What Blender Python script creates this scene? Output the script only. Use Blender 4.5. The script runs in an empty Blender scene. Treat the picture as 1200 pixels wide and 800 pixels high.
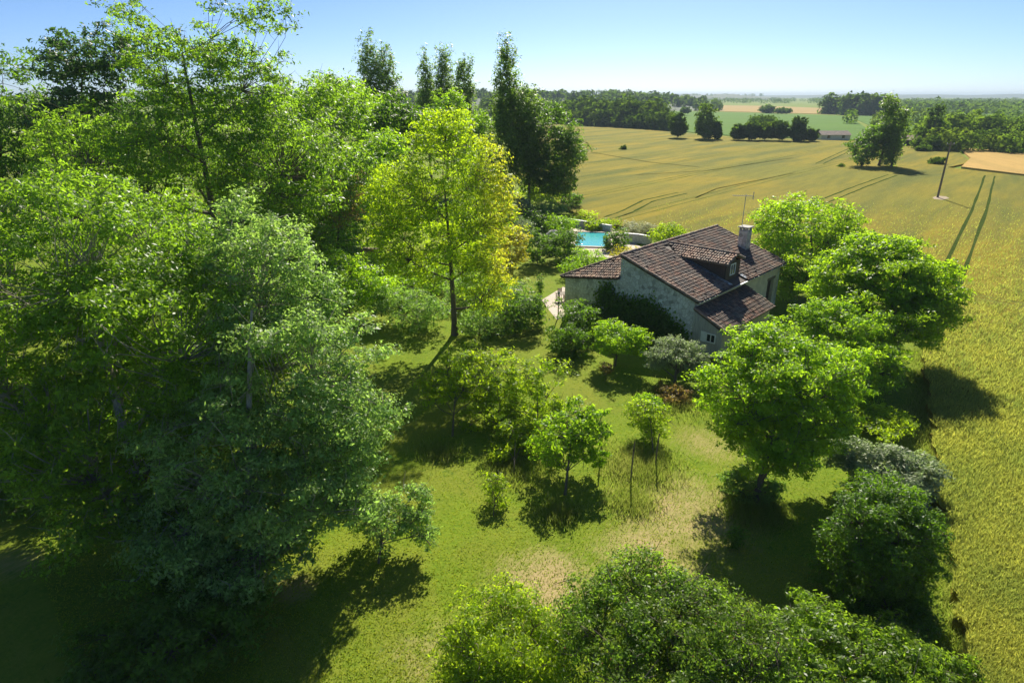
import bpy, bmesh, math, random
import numpy as np
from mathutils import Vector, Matrix

# ---------------------------------------------------------------- camera, sky, sun, exposure
SC = bpy.context.scene
COL = SC.collection
CAM_H, PITCH, F = 18.0, math.radians(21.5), 731.0      # metres, tilt, focal length in photo pixels (1200 wide)
cam = bpy.data.cameras.new('camera'); co = bpy.data.objects.new('camera', cam); COL.objects.link(co)
co.location = (0, 0, CAM_H); co.rotation_euler = (math.pi/2 - PITCH, 0, 0)
cam.sensor_width = 36; cam.lens = 36*F/1200; cam.clip_end = 30000; cam.clip_start = 0.1
SC.camera = co
SUN_EL, SUN_AZ = math.radians(38), math.radians(11)     # azimuth: right of straight ahead
w = bpy.data.worlds.new('World'); SC.world = w; w.use_nodes = True
nt = w.node_tree; nt.nodes.clear()
sk = nt.nodes.new('ShaderNodeTexSky'); sk.sky_type = 'NISHITA'; sk.sun_disc = False
sk.sun_elevation = SUN_EL; sk.sun_rotation = SUN_AZ; sk.air_density = 0.6; sk.dust_density = 0.4; sk.ozone_density = 8.0
bg = nt.nodes.new('ShaderNodeBackground'); bg.inputs['Strength'].default_value = 0.069
wo = nt.nodes.new('ShaderNodeOutputWorld')
nt.links.new(sk.outputs[0], bg.inputs[0]); nt.links.new(bg.outputs[0], wo.inputs[0])
sl = bpy.data.lights.new('sun', 'SUN'); sl.energy = 5.0; sl.angle = math.radians(0.53); sl.color = (1.0, 0.93, 0.80)
so = bpy.data.objects.new('sun', sl); COL.objects.link(so)
SUND = Vector((math.sin(SUN_AZ)*math.cos(SUN_EL), math.cos(SUN_AZ)*math.cos(SUN_EL), math.sin(SUN_EL)))
so.rotation_euler = SUND.to_track_quat('Z', 'Y').to_euler(); so.location = (0, 0, 60)
SC.view_settings.view_transform = 'Standard'; SC.view_settings.look = 'None'
SC.view_settings.exposure = 0.9; SC.view_settings.gamma = 1
SC.render.engine = 'CYCLES'
cy = SC.cycles
cy.max_bounces = 6; cy.diffuse_bounces = 4; cy.glossy_bounces = 2; cy.transmission_bounces = 3; cy.volume_bounces = 0
cy.transparent_max_bounces = 6; cy.use_denoising = True; cy.denoising_prefilter = 'ACCURATE'; cy.denoising_input_passes = 'RGB_ALBEDO_NORMAL'; cy.caustics_reflective = False; cy.caustics_refractive = False
cy.use_adaptive_sampling = True; cy.adaptive_threshold = 0.01

# ---------------------------------------------------------------- geometry of the view: photo pixel -> place
CP, SP = math.cos(PITCH), math.sin(PITCH)
def ray(px, py):
    a, b = (px-600)/F, (400-py)/F
    return np.array((a, CP + b*SP, -SP + b*CP))
def gp(px, py, z=0.0):                 # point on the level z seen at that pixel
    d = ray(px, py); t = (z-CAM_H)/d[2]
    return np.array((d[0]*t, d[1]*t, z))
def atY(px, py, Y):                    # point at the forward distance Y
    d = ray(px, py); t = Y/d[1]
    return np.array((d[0]*t, Y, CAM_H + d[2]*t))
def lobe(px, py, hw, hh, Y, dens=1.0): # ellipsoid of real size from its outline
    for _ in range(60):
        c = atY(px, py, Y)
        if c[2] > .55*hh*Y/F*1.05: break
        Y *= .985
    depth = c[1]*CP + (CAM_H-c[2])*SP
    r = hw*depth/F
    s = (CAM_H-c[2])/math.hypot(c[1], CAM_H-c[2])
    q = hh*depth/F*math.hypot(1, 0)
    rz2 = (q*q - (r*s)**2)/max(1-s*s, .05)
    rz = math.sqrt(max(rz2, (0.55*min(q, r))**2))
    return (c[0], c[1], c[2], r, r, rz, dens)

# ---------------------------------------------------------------- helpers
def tag(o, label=None, cat=None, group=None, kind=None):
    if label: o['label'] = label
    if cat: o['category'] = cat
    if group: o['group'] = group
    if kind: o['kind'] = kind
    return o
def link(name, me, mat=None, parent=None, loc=None, smooth=False):
    o = bpy.data.objects.new(name, me); COL.objects.link(o)
    if mat is not None: me.materials.append(mat)
    if parent is not None: o.parent = parent
    if loc is not None: o.location = loc
    if smooth: me.shade_smooth()
    return o
def empty(name, loc, rz=0.0):
    o = bpy.data.objects.new(name, None); COL.objects.link(o)
    o.location = loc; o.rotation_euler = (0, 0, rz); o.empty_display_size = .2
    return o
def np_mesh(name, V, Fq, tint=None):
    """V (n,3), Fq (m,k) all faces with k corners"""
    V = np.asarray(V, dtype=np.float32); Fq = np.asarray(Fq, dtype=np.int32)
    k = Fq.shape[1]; m = len(Fq)
    me = bpy.data.meshes.new(name)
    me.vertices.add(len(V)); me.vertices.foreach_set('co', V.ravel())
    me.loops.add(m*k); me.loops.foreach_set('vertex_index', Fq.ravel())
    me.polygons.add(m)
    me.polygons.foreach_set('loop_start', np.arange(0, m*k, k, dtype=np.int32))
    me.polygons.foreach_set('loop_total', np.full(m, k, dtype=np.int32))
    if tint is not None:
        a = me.attributes.new('tint', 'FLOAT', 'FACE'); a.data.foreach_set('value', np.asarray(tint, dtype=np.float32))
    me.update(calc_edges=True)
    return me
class MB:
    """collects boxes, prisms, tubes; build() links ONE mesh object"""
    def __init__(s): s.v = []; s.f = []
    def add(s, vs, fs):
        n = len(s.v); s.v += [tuple(map(float, p)) for p in vs]; s.f += [tuple(i+n for i in f) for f in fs]; return s
    def box(s, x0, x1, y0, y1, z0, z1):
        return s.add([(x0,y0,z0),(x1,y0,z0),(x1,y1,z0),(x0,y1,z0),(x0,y0,z1),(x1,y0,z1),(x1,y1,z1),(x0,y1,z1)],
                     [(3,2,1,0),(4,5,6,7),(0,1,5,4),(1,2,6,5),(2,3,7,6),(3,0,4,7)])
    def slab(s, top, d):                # polygon top (list of points) pushed by vector d
        n = len(top); b = [tuple(np.array(p)+np.array(d)) for p in top]
        fs = [tuple(range(n)), tuple(range(2*n-1, n-1, -1))]
        fs += [(i, n+i, n+(i+1) % n, (i+1) % n) for i in range(n)]
        return s.add(list(top)+b, fs)
    def tube(s, pts, rad, n=6, cap=True):
        v, f = tube(pts, rad, n); s.add(v, f)
        return s
    def build(s, name, mat, parent=None, loc=None, smooth=False):
        me = bpy.data.meshes.new(name); me.from_pydata(s.v, [], s.f)
        bm = bmesh.new(); bm.from_mesh(me); bmesh.ops.recalc_face_normals(bm, faces=bm.faces); bm.to_mesh(me); bm.free()
        return link(name, me, mat, parent, loc, smooth)
def tube(pts, rad, n=5):
    P = np.asarray(pts, float); k = len(P)
    R = np.broadcast_to(np.asarray(rad, float), (k,))
    T = np.gradient(P, axis=0); T /= np.linalg.norm(T, axis=1)[:, None]+1e-9
    ref = np.array((0, 0, 1.0)) if abs(T[:, 2]).mean() < .8 else np.array((1.0, 0, 0))
    A = np.cross(T, ref); A /= np.linalg.norm(A, axis=1)[:, None]+1e-9
    B = np.cross(T, A)
    th = np.arange(n)*2*math.pi/n
    V = P[:, None, :] + R[:, None, None]*(np.cos(th)[None, :, None]*A[:, None, :] + np.sin(th)[None, :, None]*B[:, None, :])
    V = V.reshape(-1, 3)
    i = np.arange(k-1)[:, None]*n; j = np.arange(n)[None, :]; j2 = (j+1) % n
    Fq = np.stack((i+j, i+j2, i+n+j2, i+n+j), -1).reshape(-1, 4)
    return V, [tuple(q) for q in Fq]
def bez(a, b, c, k=6):
    t = np.linspace(0, 1, k)[:, None]
    return (1-t)**2*np.asarray(a) + 2*t*(1-t)*np.asarray(b) + t*t*np.asarray(c)

# ---------------------------------------------------------------- materials
def nodes(name):
    m = bpy.data.materials.new(name); m.use_nodes = True; t = m.node_tree; t.nodes.clear()
    out = t.nodes.new('ShaderNodeOutputMaterial')
    return m, t, out
def N(t, typ, **kw):
    n = t.nodes.new(typ)
    for k, v in kw.items():
        if k.startswith('_'): setattr(n, k[1:], v)
        else: n.inputs[k.replace('__', ' ')].default_value = v
    return n
def L(t, a, b): t.links.new(a, b)
def c4(c, s=1.0): return (c[0]*s, c[1]*s, c[2]*s, 1)
def mixc(t, fac, a, b, mode='MIX'):
    n = t.nodes.new('ShaderNodeMix'); n.data_type = 'RGBA'; n.blend_type = mode
    for idx, val in ((0, fac), (6, a), (7, b)):
        if hasattr(val, 'links') or hasattr(val, 'is_linked'): t.links.new(val, n.inputs[idx])
        else: n.inputs[idx].default_value = val
    return n.outputs[2]
def ramp(t, val, stops):
    r = t.nodes.new('ShaderNodeValToRGB'); e = r.color_ramp.elements
    while len(e) < len(stops): e.new(.5)
    for i, (p, c) in enumerate(stops): e[i].position = p; e[i].color = c4(c) if len(c) == 3 else c
    t.links.new(val, r.inputs[0]); return r.outputs[0]
def noise(t, scale, detail=4, rough=.55, vec=None, dist=0.0):
    n = t.nodes.new('ShaderNodeTexNoise'); n.inputs['Scale'].default_value = scale
    n.inputs['Detail'].default_value = detail; n.inputs['Roughness'].default_value = rough; n.inputs['Distortion'].default_value = dist
    if vec is not None: t.links.new(vec, n.inputs['Vector'])
    return n.outputs[0]
def objco(t):
    return t.nodes.new('ShaderNodeTexCoord').outputs['Object']
def bump(t, h, strength=.4, dist=.02):
    b = t.nodes.new('ShaderNodeBump'); b.inputs['Strength'].default_value = strength; b.inputs['Distance'].default_value = dist
    t.links.new(h, b.inputs['Height']); return b.outputs[0]
def leaf_mat(name, col, tcol, tf=.45, rough=.42, spec=.5, var=.35, tip=None):
    """two-sided leaf: gloss + body colour + light passing through; colour differs leaf to leaf and twig to twig"""
    k = .5 if col[2] < .05 else .85
    col = (col[0]*1.1, col[1]*1.12, col[2]*k); tcol = (min(.85, tcol[0]*1.25), min(.92, tcol[1]*1.3), tcol[2]*k)
    m, t, out = nodes(name)
    ri = t.nodes.new('ShaderNodeNewGeometry').outputs['Random Per Island']
    at = t.nodes.new('ShaderNodeAttribute'); at.attribute_name = 'tint'
    a = mixc(t, ri, c4(col, 1-var), c4(col, 1+var))
    b = mixc(t, ri, c4(tcol, 1-var*.7), c4(tcol, 1+var*.7))
    if tip is None: tip = (col[0]*1.5, col[1]*1.2, col[2]*.8)
    a = mixc(t, at.outputs['Fac'], a, c4(tip)); b = mixc(t, at.outputs['Fac'], b, c4((min(.9, tip[0]*3.0), min(.9, tip[1]*3.0), tip[2]*2.5)))
    p = N(t, 'ShaderNodeBsdfPrincipled', Roughness=rough); p.inputs['Specular IOR Level'].default_value = spec
    L(t, a, p.inputs['Base Color'])
    tr = t.nodes.new('ShaderNodeBsdfTranslucent'); L(t, b, tr.inputs[0])
    mx = t.nodes.new('ShaderNodeMixShader'); mx.inputs[0].default_value = tf
    L(t, p.outputs[0], mx.inputs[1]); L(t, tr.outputs[0], mx.inputs[2]); L(t, mx.outputs[0], out.inputs[0])
    return m
def plain(name, col, rough=.7, var=.25, scale=6, bmp=.3, metallic=0.0, col2=None, spec=.4, stretch=None, bdist=.02):
    m, t, out = nodes(name)
    v = objco(t)
    if stretch:
        mp = t.nodes.new('ShaderNodeMapping'); mp.inputs['Scale'].default_value = stretch; L(t, v, mp.inputs[0]); v = mp.outputs[0]
    n1 = noise(t, scale, 6, .62, v)
    f = ramp(t, n1, [(.3, (0, 0, 0)), (.7, (1, 1, 1))])
    c = mixc(t, f, c4(col, 1-var), c4(col2 or col, 1+var))
    p = N(t, 'ShaderNodeBsdfPrincipled', Roughness=rough, Metallic=metallic); p.inputs['Specular IOR Level'].default_value = spec
    L(t, c, p.inputs['Base Color'])
    if bmp: L(t, bump(t, n1, bmp, bdist), p.inputs['Normal'])
    L(t, p.outputs[0], out.inputs[0]); return m

M = {}
M['ash'] = leaf_mat('ash_leaf', (.078, .140, .022), (.34, .56, .06), .48, .45, .32, .55)
M['ash_grey'] = leaf_mat('ash_grey_leaf', (.135, .205, .085), (.38, .60, .14), .44, .46, .3, .55)
M['dark'] = leaf_mat('dark_leaf', (.052, .100, .020), (.21, .40, .035), .42, .5, .3, .4)
M['bluedark'] = leaf_mat('blue_dark_leaf', (.044, .085, .038), (.13, .27, .07), .36, .5, .35, .4)
M['poplar'] = leaf_mat('poplar_leaf', (.075, .125, .036), (.30, .48, .08), .42, .48, .35, .45)
M['mid'] = leaf_mat('mid_green_leaf', (.078, .145, .016), (.38, .62, .04), .5, .48, .35, .4)
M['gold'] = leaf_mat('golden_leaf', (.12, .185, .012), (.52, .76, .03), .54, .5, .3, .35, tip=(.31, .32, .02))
M['walnut'] = leaf_mat('walnut_leaf', (.088, .155, .014), (.48, .72, .04), .53, .46, .35, .35)
M['bright'] = leaf_mat('bright_leaf', (.088, .155, .018), (.46, .72, .05), .53, .46, .35, .35)
M['lime'] = leaf_mat('lime_leaf', (.11, .165, .018), (.52, .70, .045), .5, .48, .3, .35)
M['silver'] = leaf_mat('silver_leaf', (.19, .225, .15), (.34, .46, .20), .34, .5, .3, .35, tip=(.24, .27, .19))
M['olive'] = leaf_mat('olive_leaf', (.125, .19, .06), (.32, .54, .10), .42, .5, .3, .4)
M['laurel'] = leaf_mat('laurel_leaf', (.078, .130, .028), (.34, .54, .05), .44, .42, .3, .4, tip=(.11, .12, .03))
M['plum'] = leaf_mat('plum_leaf', (.075, .125, .034), (.30, .50, .06), .45, .45, .28, .45, tip=(.11, .095, .035))
M['ivy'] = leaf_mat('ivy_leaf', (.055, .110, .022), (.24, .44, .03), .4, .45, .28, .4)
M['rust'] = leaf_mat('rust_leaf', (.15, .12, .045), (.36, .30, .09), .4, .5, .3, .4, tip=(.28, .10, .09))
M['yellow'] = leaf_mat('yellow_leaf', (.17, .175, .03), (.62, .58, .05), .45, .5, .3, .3, tip=(.30, .22, .03))
M['white'] = leaf_mat('white_blossom', (.42, .42, .33), (.40, .42, .28), .3, .5, .4, .3)
M['far'] = leaf_mat('far_leaf', (.05, .088, .026), (.16, .28, .04), .32, .8, .0, .25)
M['farlight'] = leaf_mat('far_light_leaf', (.070, .112, .030), (.22, .36, .05), .36, .8, .0, .25)
M['bark'] = plain('bark', (.13, .105, .075), .85, .4, 5, .8, stretch=(3, 3, .6))
M['palebark'] = plain('pale_bark', (.27, .24, .18), .8, .4, 4, .6, stretch=(2, 2, .8))
M['wood'] = plain('weathered_wood', (.20, .165, .12), .8, .35, 8, .5, stretch=(4, 4, .5))

# ---------------------------------------------------------------- foliage
def unit(a): return a/(np.linalg.norm(a, axis=1)[:, None]+1e-9)
def leaf_quads(rng, P, Nr, Ls, aspect, droop, tri=False):
    n = len(P)
    A = unit(np.cross(Nr, rng.normal(size=(n, 3)))); A[:, 2] -= droop; A = unit(A)
    B = unit(np.cross(Nr, A))
    Ls = Ls[:, None]; W = Ls*aspect*.5
    b0 = P - A*Ls*.5; tip = P + A*Ls*.5; mid = P - A*Ls*.06 + Nr*Ls*.05
    if tri: return np.stack((b0+B*W*1.05, tip, b0-B*W*.95+A*Ls*.3), 1).reshape(-1, 3)      # small in view: one three-cornered leaf
    V = np.stack((b0, mid+B*W, tip, mid-B*W), 1).reshape(-1, 3)
    return V
def sample_clumps(rng, lobes, rc, fill=1.0, inner=.45, ragged=.18):
    """clump centres spread through the union of lobes, mostly near the outside, kept apart"""
    out = []; dens = []
    vol = np.array([l[3]*l[4]*l[5] for l in lobes])
    for li, l in enumerate(lobes):
        c = np.array(l[:3]); r = np.array(l[3:6]); dn = l[6]
        area = 4*math.pi*((r[0]*r[1])**1.6/3+2*(r[0]*r[2])**1.6/3)**(1/1.6)
        want = max(4, int(area/(rc*rc)*.54*fill*dn))
        got = 0; tries = 0
        rcl = np.maximum(r-rc*.35, r*.45)
        while got < want and tries < want*12:
            tries += 1
            d = rng.normal(size=3); d /= np.linalg.norm(d)
            k = inner + (1-inner)*rng.random()**.45
            k *= 1 + .22*math.sin(3.1*d[0]+7*li)*math.cos(4.3*d[1]+2*d[2]+li)      # uneven outline
            if rng.random() < ragged: k *= rng.uniform(1.05, 1.35)
            p = c + d*rcl*k
            if p[2] < rc*.35:
                if tries < want*4: continue
                p[2] = rc*(.35+.3*rng.random())
            bad = False
            for lj, l2 in enumerate(lobes):
                if lj != li:
                    q = (p-np.array(l2[:3]))/np.array(l2[3:6])
                    if q@q < .38: bad = True; break
            if bad and rng.random() < .8: continue
            if out:
                o = np.array(out); dd = ((o-p)**2).sum(1).min()
                if dd < (rc*.72)**2: continue
            out.append(p); dens.append(dn); got += 1
    return np.array(out)
def foliage(rng, name, clumps, centre, n, ls, rc, aspect=.42, flat=.68, droop=.25, up=.55, tipf=None, lsv=.5, spread=.34, tri=False):
    Mc = len(clumps); per = max(6, int(n/Mc))
    size = rng.uniform(.55, 1.35, Mc)*rc
    w2 = (size/rc)**2; reps = np.maximum(3, (n*w2/w2.sum()).astype(int))
    idx = np.repeat(np.arange(Mc), reps); n = len(idx)
    # sub-sprays: each clump is a handful of twigs
    k = 9
    sd = unit(rng.normal(size=(Mc*k, 3))); sd[:, 2] = sd[:, 2]*.8 + .15
    sr = rng.random(Mc*k)**.5*.98
    sub = idx*k + rng.integers(0, k, n)
    d = unit(rng.normal(size=(n, 3))); r = rng.random(n)**.5*spread
    d[:, 2] *= .6
    off = (sd*sr[:, None])[sub] + d*r[:, None]*rng.uniform(.6, 1.4, Mc*k)[sub][:, None]
    off[:, 2] *= flat
    P = clumps[idx] + off*size[idx][:, None]
    P[:, 2] = np.maximum(P[:, 2], .05)
    out = unit(P - clumps[idx])*.55 + unit(clumps[idx]-centre)*.35
    Nr = unit(out + rng.normal(size=(n, 3))*.55 + np.array((0, 0, up)))
    Ls = ls*rng.uniform(1-lsv, 1+lsv, n)
    V = leaf_quads(rng, P, Nr, Ls*(1.06 if tri else 1), aspect*(1.12 if tri else 1), droop, tri)
    k = 3 if tri else 4; Fq = np.arange(k*n).reshape(-1, k)
    tint = rng.random(Mc)[idx]*.5*rng.random(n)
    if tipf is not None: tint = np.clip(tint*.6 + tipf(P, rng), 0, 1)
    return np_mesh(name, V, Fq, tint)
def skeleton(rng, clumps, base, tr, lean=None, fork=.35, twigs=0, sub=True, rc=1.0):
    mb = MB()
    c = clumps.mean(0); zmax = clumps[:, 2].max(); zmin = clumps[:, 2].min()
    top = np.array((c[0], c[1], zmin + .72*(zmax-zmin)))
    mid = (base+top)/2 + np.array((base[0]-top[0], base[1]-top[1], 0))*.15 + rng.normal(size=3)*np.array((.1, .1, 0))*tr*4
    tp = bez(base-np.array((0, 0, .15)), mid, top, 12)
    rads = tr*np.array([1.35]+[1-.85*(i/11)**.85 for i in range(1, 12)])
    mb.tube(tp, rads, 8)
    K = int(max(3, min(10, len(clumps)//7)))
    cen = clumps[rng.choice(len(clumps), K, replace=False)].copy()
    for _ in range(5):
        a = ((clumps[:, None]-cen[None])**2).sum(2).argmin(1)
        for k in range(K):
            if (a == k).any(): cen[k] = clumps[a == k].mean(0)
    for k in range(K):
        mem = clumps[a == k]
        if not len(mem): continue
        e = cen[k]; h = math.hypot(e[0]-c[0], e[1]-c[1])
        zz = np.clip(e[2]-.75*h, base[2]+fork*(zmin-base[2])+.2, top[2])
        i = int(np.abs(tp[:, 2]-zz).argmin()); s = tp[i]
        ctrl = s + (e-s)*np.array((.55, .55, .35)) + rng.normal(size=3)*.12*h
        lp = bez(s, ctrl, e, 8); r0 = rads[i]*.55
        mb.tube(lp, np.linspace(r0, max(.02, r0*.2), 8), 5)
        if sub:
            for p in mem:
                j = int(np.clip(((lp-p)**2).sum(1).argmin()-1, 2, 6))
                s2 = lp[j]; ct = (s2+p)/2 + rng.normal(size=3)*.15*np.linalg.norm(p-s2)
                mb.tube(bez(s2, ct, p, 4), np.linspace(max(.02, r0*.25), .012, 4), 4)
                for _ in range(twigs):
                    q = p + rng.normal(size=3)*rc*.55; q[2] += rc*.15
                    mb.tube(bez(p, (p+q)/2+rng.normal(size=3)*rc*.1, q, 3), np.linspace(.02, .006, 3), 3)
    return mb
SEED = [100]
def plant(name, label, cat, lobes, mat, n, ls, rc=None, base=None, tr=None, group=None, bark='bark', fill=1.0, aspect=.42,
          flat=.68, droop=.25, up=.55, tipf=None, twigs=0, stem='trunk', crown='crown', inner=.45, sub=True, spread=.5, fork=.35, seed=None, ragged=.18):
    SEED[0] += 1
    rng = np.random.default_rng(seed or SEED[0])
    lobes = [lobe(*l) if len(l) in (5, 6) else l for l in lobes]
    R = max(l[3] for l in lobes)
    rc = rc or max(.25, R*.24)
    cl = sample_clumps(rng, lobes, rc, fill, inner, ragged)
    cen = cl.mean(0)
    if base is None: b = np.array((lobes[0][0], lobes[0][1], 0.0))
    elif len(base) == 2: b = gp(*base)
    else: b = np.array(base, float)
    root = empty(name, b)
    tag(root, label, cat, group)
    tr = tr or max(.03, R*.06)
    clr = cl - b; lob = cen - b
    sk_ = skeleton(rng, clr, np.zeros(3), tr, twigs=twigs, sub=sub, rc=rc, fork=fork)
    sk_.build(stem, M[bark], root, smooth=True)
    tf = None if tipf is None else (lambda P, r: tipf(P+b, r))
    P0 = foliage(rng, crown, clr, lob, n, ls, rc, aspect, flat, droop, up, tf, spread=spread, tri=bool(lobes[0][1] > 29))
    # keep leaves above the ground
    link(crown, P0, M[mat], root)
    return root

# ================================================================ THE SETTING
rs = np.random.default_rng(7)
def poly_sheet(name, pts, z, mat, kind='structure', label=None):
    mb = MB(); mb.add([(p[0], p[1], z) for p in pts], [tuple(range(len(pts)))])
    o = mb.build(name, mat); tag(o, label, kind=kind)
    if o.data.polygons[0].normal.z < 0: o.data.flip_normals()
    return o

def rotscale(t, v, rot, sc):
    a = N(t, 'ShaderNodeMapping'); a.inputs['Rotation'].default_value = (0, 0, rot); L(t, v, a.inputs[0])
    b = N(t, 'ShaderNodeMapping'); b.inputs['Scale'].default_value = sc; L(t, a.outputs[0], b.inputs[0]); return b
# lawn and country ground: one sheet to the horizon
m, t, out = nodes('lawn_and_meadow')
v = objco(t)
n_big = noise(t, .05, 5, .6, v, .4); n_mid = noise(t, .55, 8, .68, v, .8); n_fine = noise(t, 5.0, 5, .75, v)
mp = rotscale(t, v, .5, (9, 1.2, 1))
n_str = noise(t, 1.2, 4, .6, mp.outputs[0])
g = mixc(t, ramp(t, n_mid, [(.32, (0, 0, 0)), (.68, (1, 1, 1))]), (.068, .145, .008, 1), (.150, .230, .014, 1))
g = mixc(t, ramp(t, n_fine, [(.35, (0, 0, 0)), (.75, (1, 1, 1))]), g, (.215, .26, .025, 1))
n_b2 = noise(t, .16, 5, .6, v, 1.0)
g = mixc(t, ramp(t, n_b2, [(.42, (0, 0, 0)), (.62, (.7, .7, .7))]), g, (.20, .215, .03, 1))
n_w = noise(t, 1.7, 6, .7, v, 1.5)
g = mixc(t, ramp(t, n_w, [(.58, (0, 0, 0)), (.68, (.8, .8, .8))]), g, (.045, .11, .012, 1))
def spot(cx, cy, r, soft=1.0):
    s = N(t, 'ShaderNodeVectorMath', _operation='DISTANCE'); L(t, v, s.inputs[0]); s.inputs[1].default_value = (cx, cy, 0)
    mr = N(t, 'ShaderNodeMapRange'); mr.inputs['From Min'].default_value = r; mr.inputs['From Max'].default_value = r*.2
    L(t, s.outputs['Value'], mr.inputs['Value']); return mr.outputs[0]
def madd(a, b, op='ADD'):
    q = N(t, 'ShaderNodeMath', _operation=op)
    for i, x in enumerate((a, b)):
        if hasattr(x, 'links') or hasattr(x, 'is_linked'): L(t, x, q.inputs[i])
        else: q.inputs[i].default_value = x
    return q.outputs[0]
dry = None
for (px, py, r, k) in ((640, 690, 3.4, 1.0), (800, 600, 5.0, .75), (760, 650, 3.5, .8), (830, 520, 3.5, .5), (560, 740, 3.0, .35), (345, 690, 1.3, .9), (500, 770, 2.6, .5), (20, 660, 2, .5)):
    c = gp(px, py); s = madd(spot(c[0], c[1], r), k, 'MULTIPLY'); dry = s if dry is None else madd(dry, s, 'MAXIMUM')
dryn = madd(dry, madd(n_mid, 1.5, 'MULTIPLY'), 'MULTIPLY')
dryn = madd(dryn, madd(madd(n_str, .5, 'SUBTRACT'), .9, 'MULTIPLY'), 'ADD')
dm = N(t, 'ShaderNodeMapRange'); dm.inputs['From Min'].default_value = .18; dm.inputs['From Max'].default_value = .72; L(t, dryn, dm.inputs['Value'])
g = mixc(t, dm.outputs[0], g, (.38, .30, .14, 1))
p = N(t, 'ShaderNodeBsdfPrincipled', Roughness=.9); p.inputs['Specular IOR Level'].default_value = .05
L(t, g, p.inputs['Base Color']); L(t, bump(t, madd(n_fine, madd(n_str, .6, 'MULTIPLY')), .9, .06), p.inputs['Normal']); L(t, p.outputs[0], out.inputs[0])
M['lawn'] = m
poly_sheet('ground', [(-9000, -60), (9000, -60), (9000, 9500), (-9000, 9500)], 0.0, M['lawn'])

# wheat material: ripening wheat, gold and green streaks along the drilling direction
def wheat_mat(name, a, b, c, rot, big=.02):
    m, t, out = nodes(name)
    v = objco(t)
    mp = rotscale(t, v, rot, (1, .12, 1))
    s1 = noise(t, .16, 5, .6, mp.outputs[0], .3); s2 = noise(t, 1.1, 4, .65, mp.outputs[0]); big_ = noise(t, big, 4, .55, v, .5); fine = noise(t, 5.5, 4, .75, v)
    g = mixc(t, ramp(t, big_, [(.38, (0, 0, 0)), (.64, (1, 1, 1))]), c4(a), c4(b))
    g = mixc(t, ramp(t, s1, [(.44, (0, 0, 0)), (.66, (1, 1, 1))]), g, c4(c))
    g = mixc(t, ramp(t, s2, [(.42, (0, 0, 0)), (.8, (.55, .55, .55))]), g, c4(c, .75))
    g = mixc(t, ramp(t, fine, [(.35, (0, 0, 0)), (.8, (.6, .6, .6))]), g, c4(a, 1.15))
    p = N(t, 'ShaderNodeBsdfPrincipled', Roughness=.9); p.inputs['Specular IOR Level'].default_value = .03
    L(t, g, p.inputs['Base Color']); L(t, bump(t, fine, 1.0, .15), p.inputs['Normal']); L(t, p.outputs[0], out.inputs[0])
    return m
M['wheat'] = wheat_mat('wheat', (.285, .225, .028), (.185, .19, .034), (.09, .125, .034), .72)
M['ripe'] = wheat_mat('ripe_wheat', (.50, .33, .11), (.46, .31, .10), (.38, .27, .09), .3)
M['greenfield'] = wheat_mat('green_crop', (.10, .20, .030), (.085, .17, .03), (.12, .19, .04), 1.2)
M['stubble'] = wheat_mat('pale_crop', (.40, .28, .10), (.36, .26, .11), (.30, .24, .10), 1.4)
M['track'] = plain('trodden_green_track', (.05, .075, .018), 1.0, .35, 2, .5, spec=0.0)
M['soil'] = plain('dry_soil', (.30, .23, .14), .9, .3, 3, .5)
WZ = .42
# outline of the great wheat field, walked along its near edge and then its far one
FB = [(12.4, 9.0), (15.6, 15.5), (19.6, 24.0), (24.4, 32.0), (31.5, 44.5), (36.5, 56.0), (35.0, 66.0), (27.0, 76.0), (17.0, 88.0), (10.5, 99.0), (8.0, 112.0), (3, 135), (0, 190)]
def wavy(pts, amp, step):
    out = []
    for (x1, y1), (x2, y2) in zip(pts[:-1], pts[1:]):
        k = max(1, int(math.hypot(x2-x1, y2-y1)/step))
        for i in range(k): out.append((x1+(x2-x1)*i/k+rs.normal()*amp, y1+(y2-y1)*i/k+rs.normal()*amp))
    return out+[pts[-1]]
FB = wavy(FB, .22, .7)
far_edge = [gp(610, 144), gp(678, 148), gp(720, 150), gp(780, 155), gp(850, 161), gp(950, 165), gp(1000, 166.5), gp(1060, 171)]
FW = [tuple(p) for p in FB] + [tuple(p[:2]) for p in far_edge] + [tuple(gp(1120, 176)[:2]), tuple(gp(1137, 192)[:2]), tuple(gp(1110, 198)[:2]), tuple(gp(1230, 212)[:2]), (190, 150), (160, 9)]
def field(name, pts, z, mat, label):
    mb = MB(); mb.slab([(p[0], p[1], z) for p in pts], (0, 0, -z+.002)); o = mb.build(name, mat); tag(o, label, kind='structure'); return o
field('wheat_field', FW, WZ, M['wheat'], 'large field of ripening wheat behind the farmhouse')
field('ripe_wheat_field', [tuple(gp(*q)[:2]) for q in ((1124, 175.5), (1137, 187), (1126, 197.5), (1235, 211), (1300, 196), (1300, 181))], .5, M['ripe'], 'orange ripe wheat field at the right edge')
field('green_field', [tuple(gp(*q)[:2]) for q in ((690, 147), (780, 153), (850, 159), (950, 163), (1006, 164), (1018, 153), (1000, 140), (985, 136), (900, 133.5), (800, 130.5), (770, 131))], .3, M['greenfield'], 'bright green crop field beyond the wheat')
field('pale_field', [tuple(gp(*q)[:2]) for q in ((700, 127), (800, 129.5), (900, 132.4), (985, 134.5), (990, 128), (900, 124.5), (760, 122.5), (700, 123))], .3, M['stubble'], 'pale straw field in the distance')
field('pasture', [tuple(gp(*q)[:2]) for q in ((1000, 139), (1030, 152), (1090, 158), (1200, 150), (1400, 160), (1400, 134), (1150, 129), (1020, 132))], .25, M['greenfield'], 'green vineyard land beyond the hedge')
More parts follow.
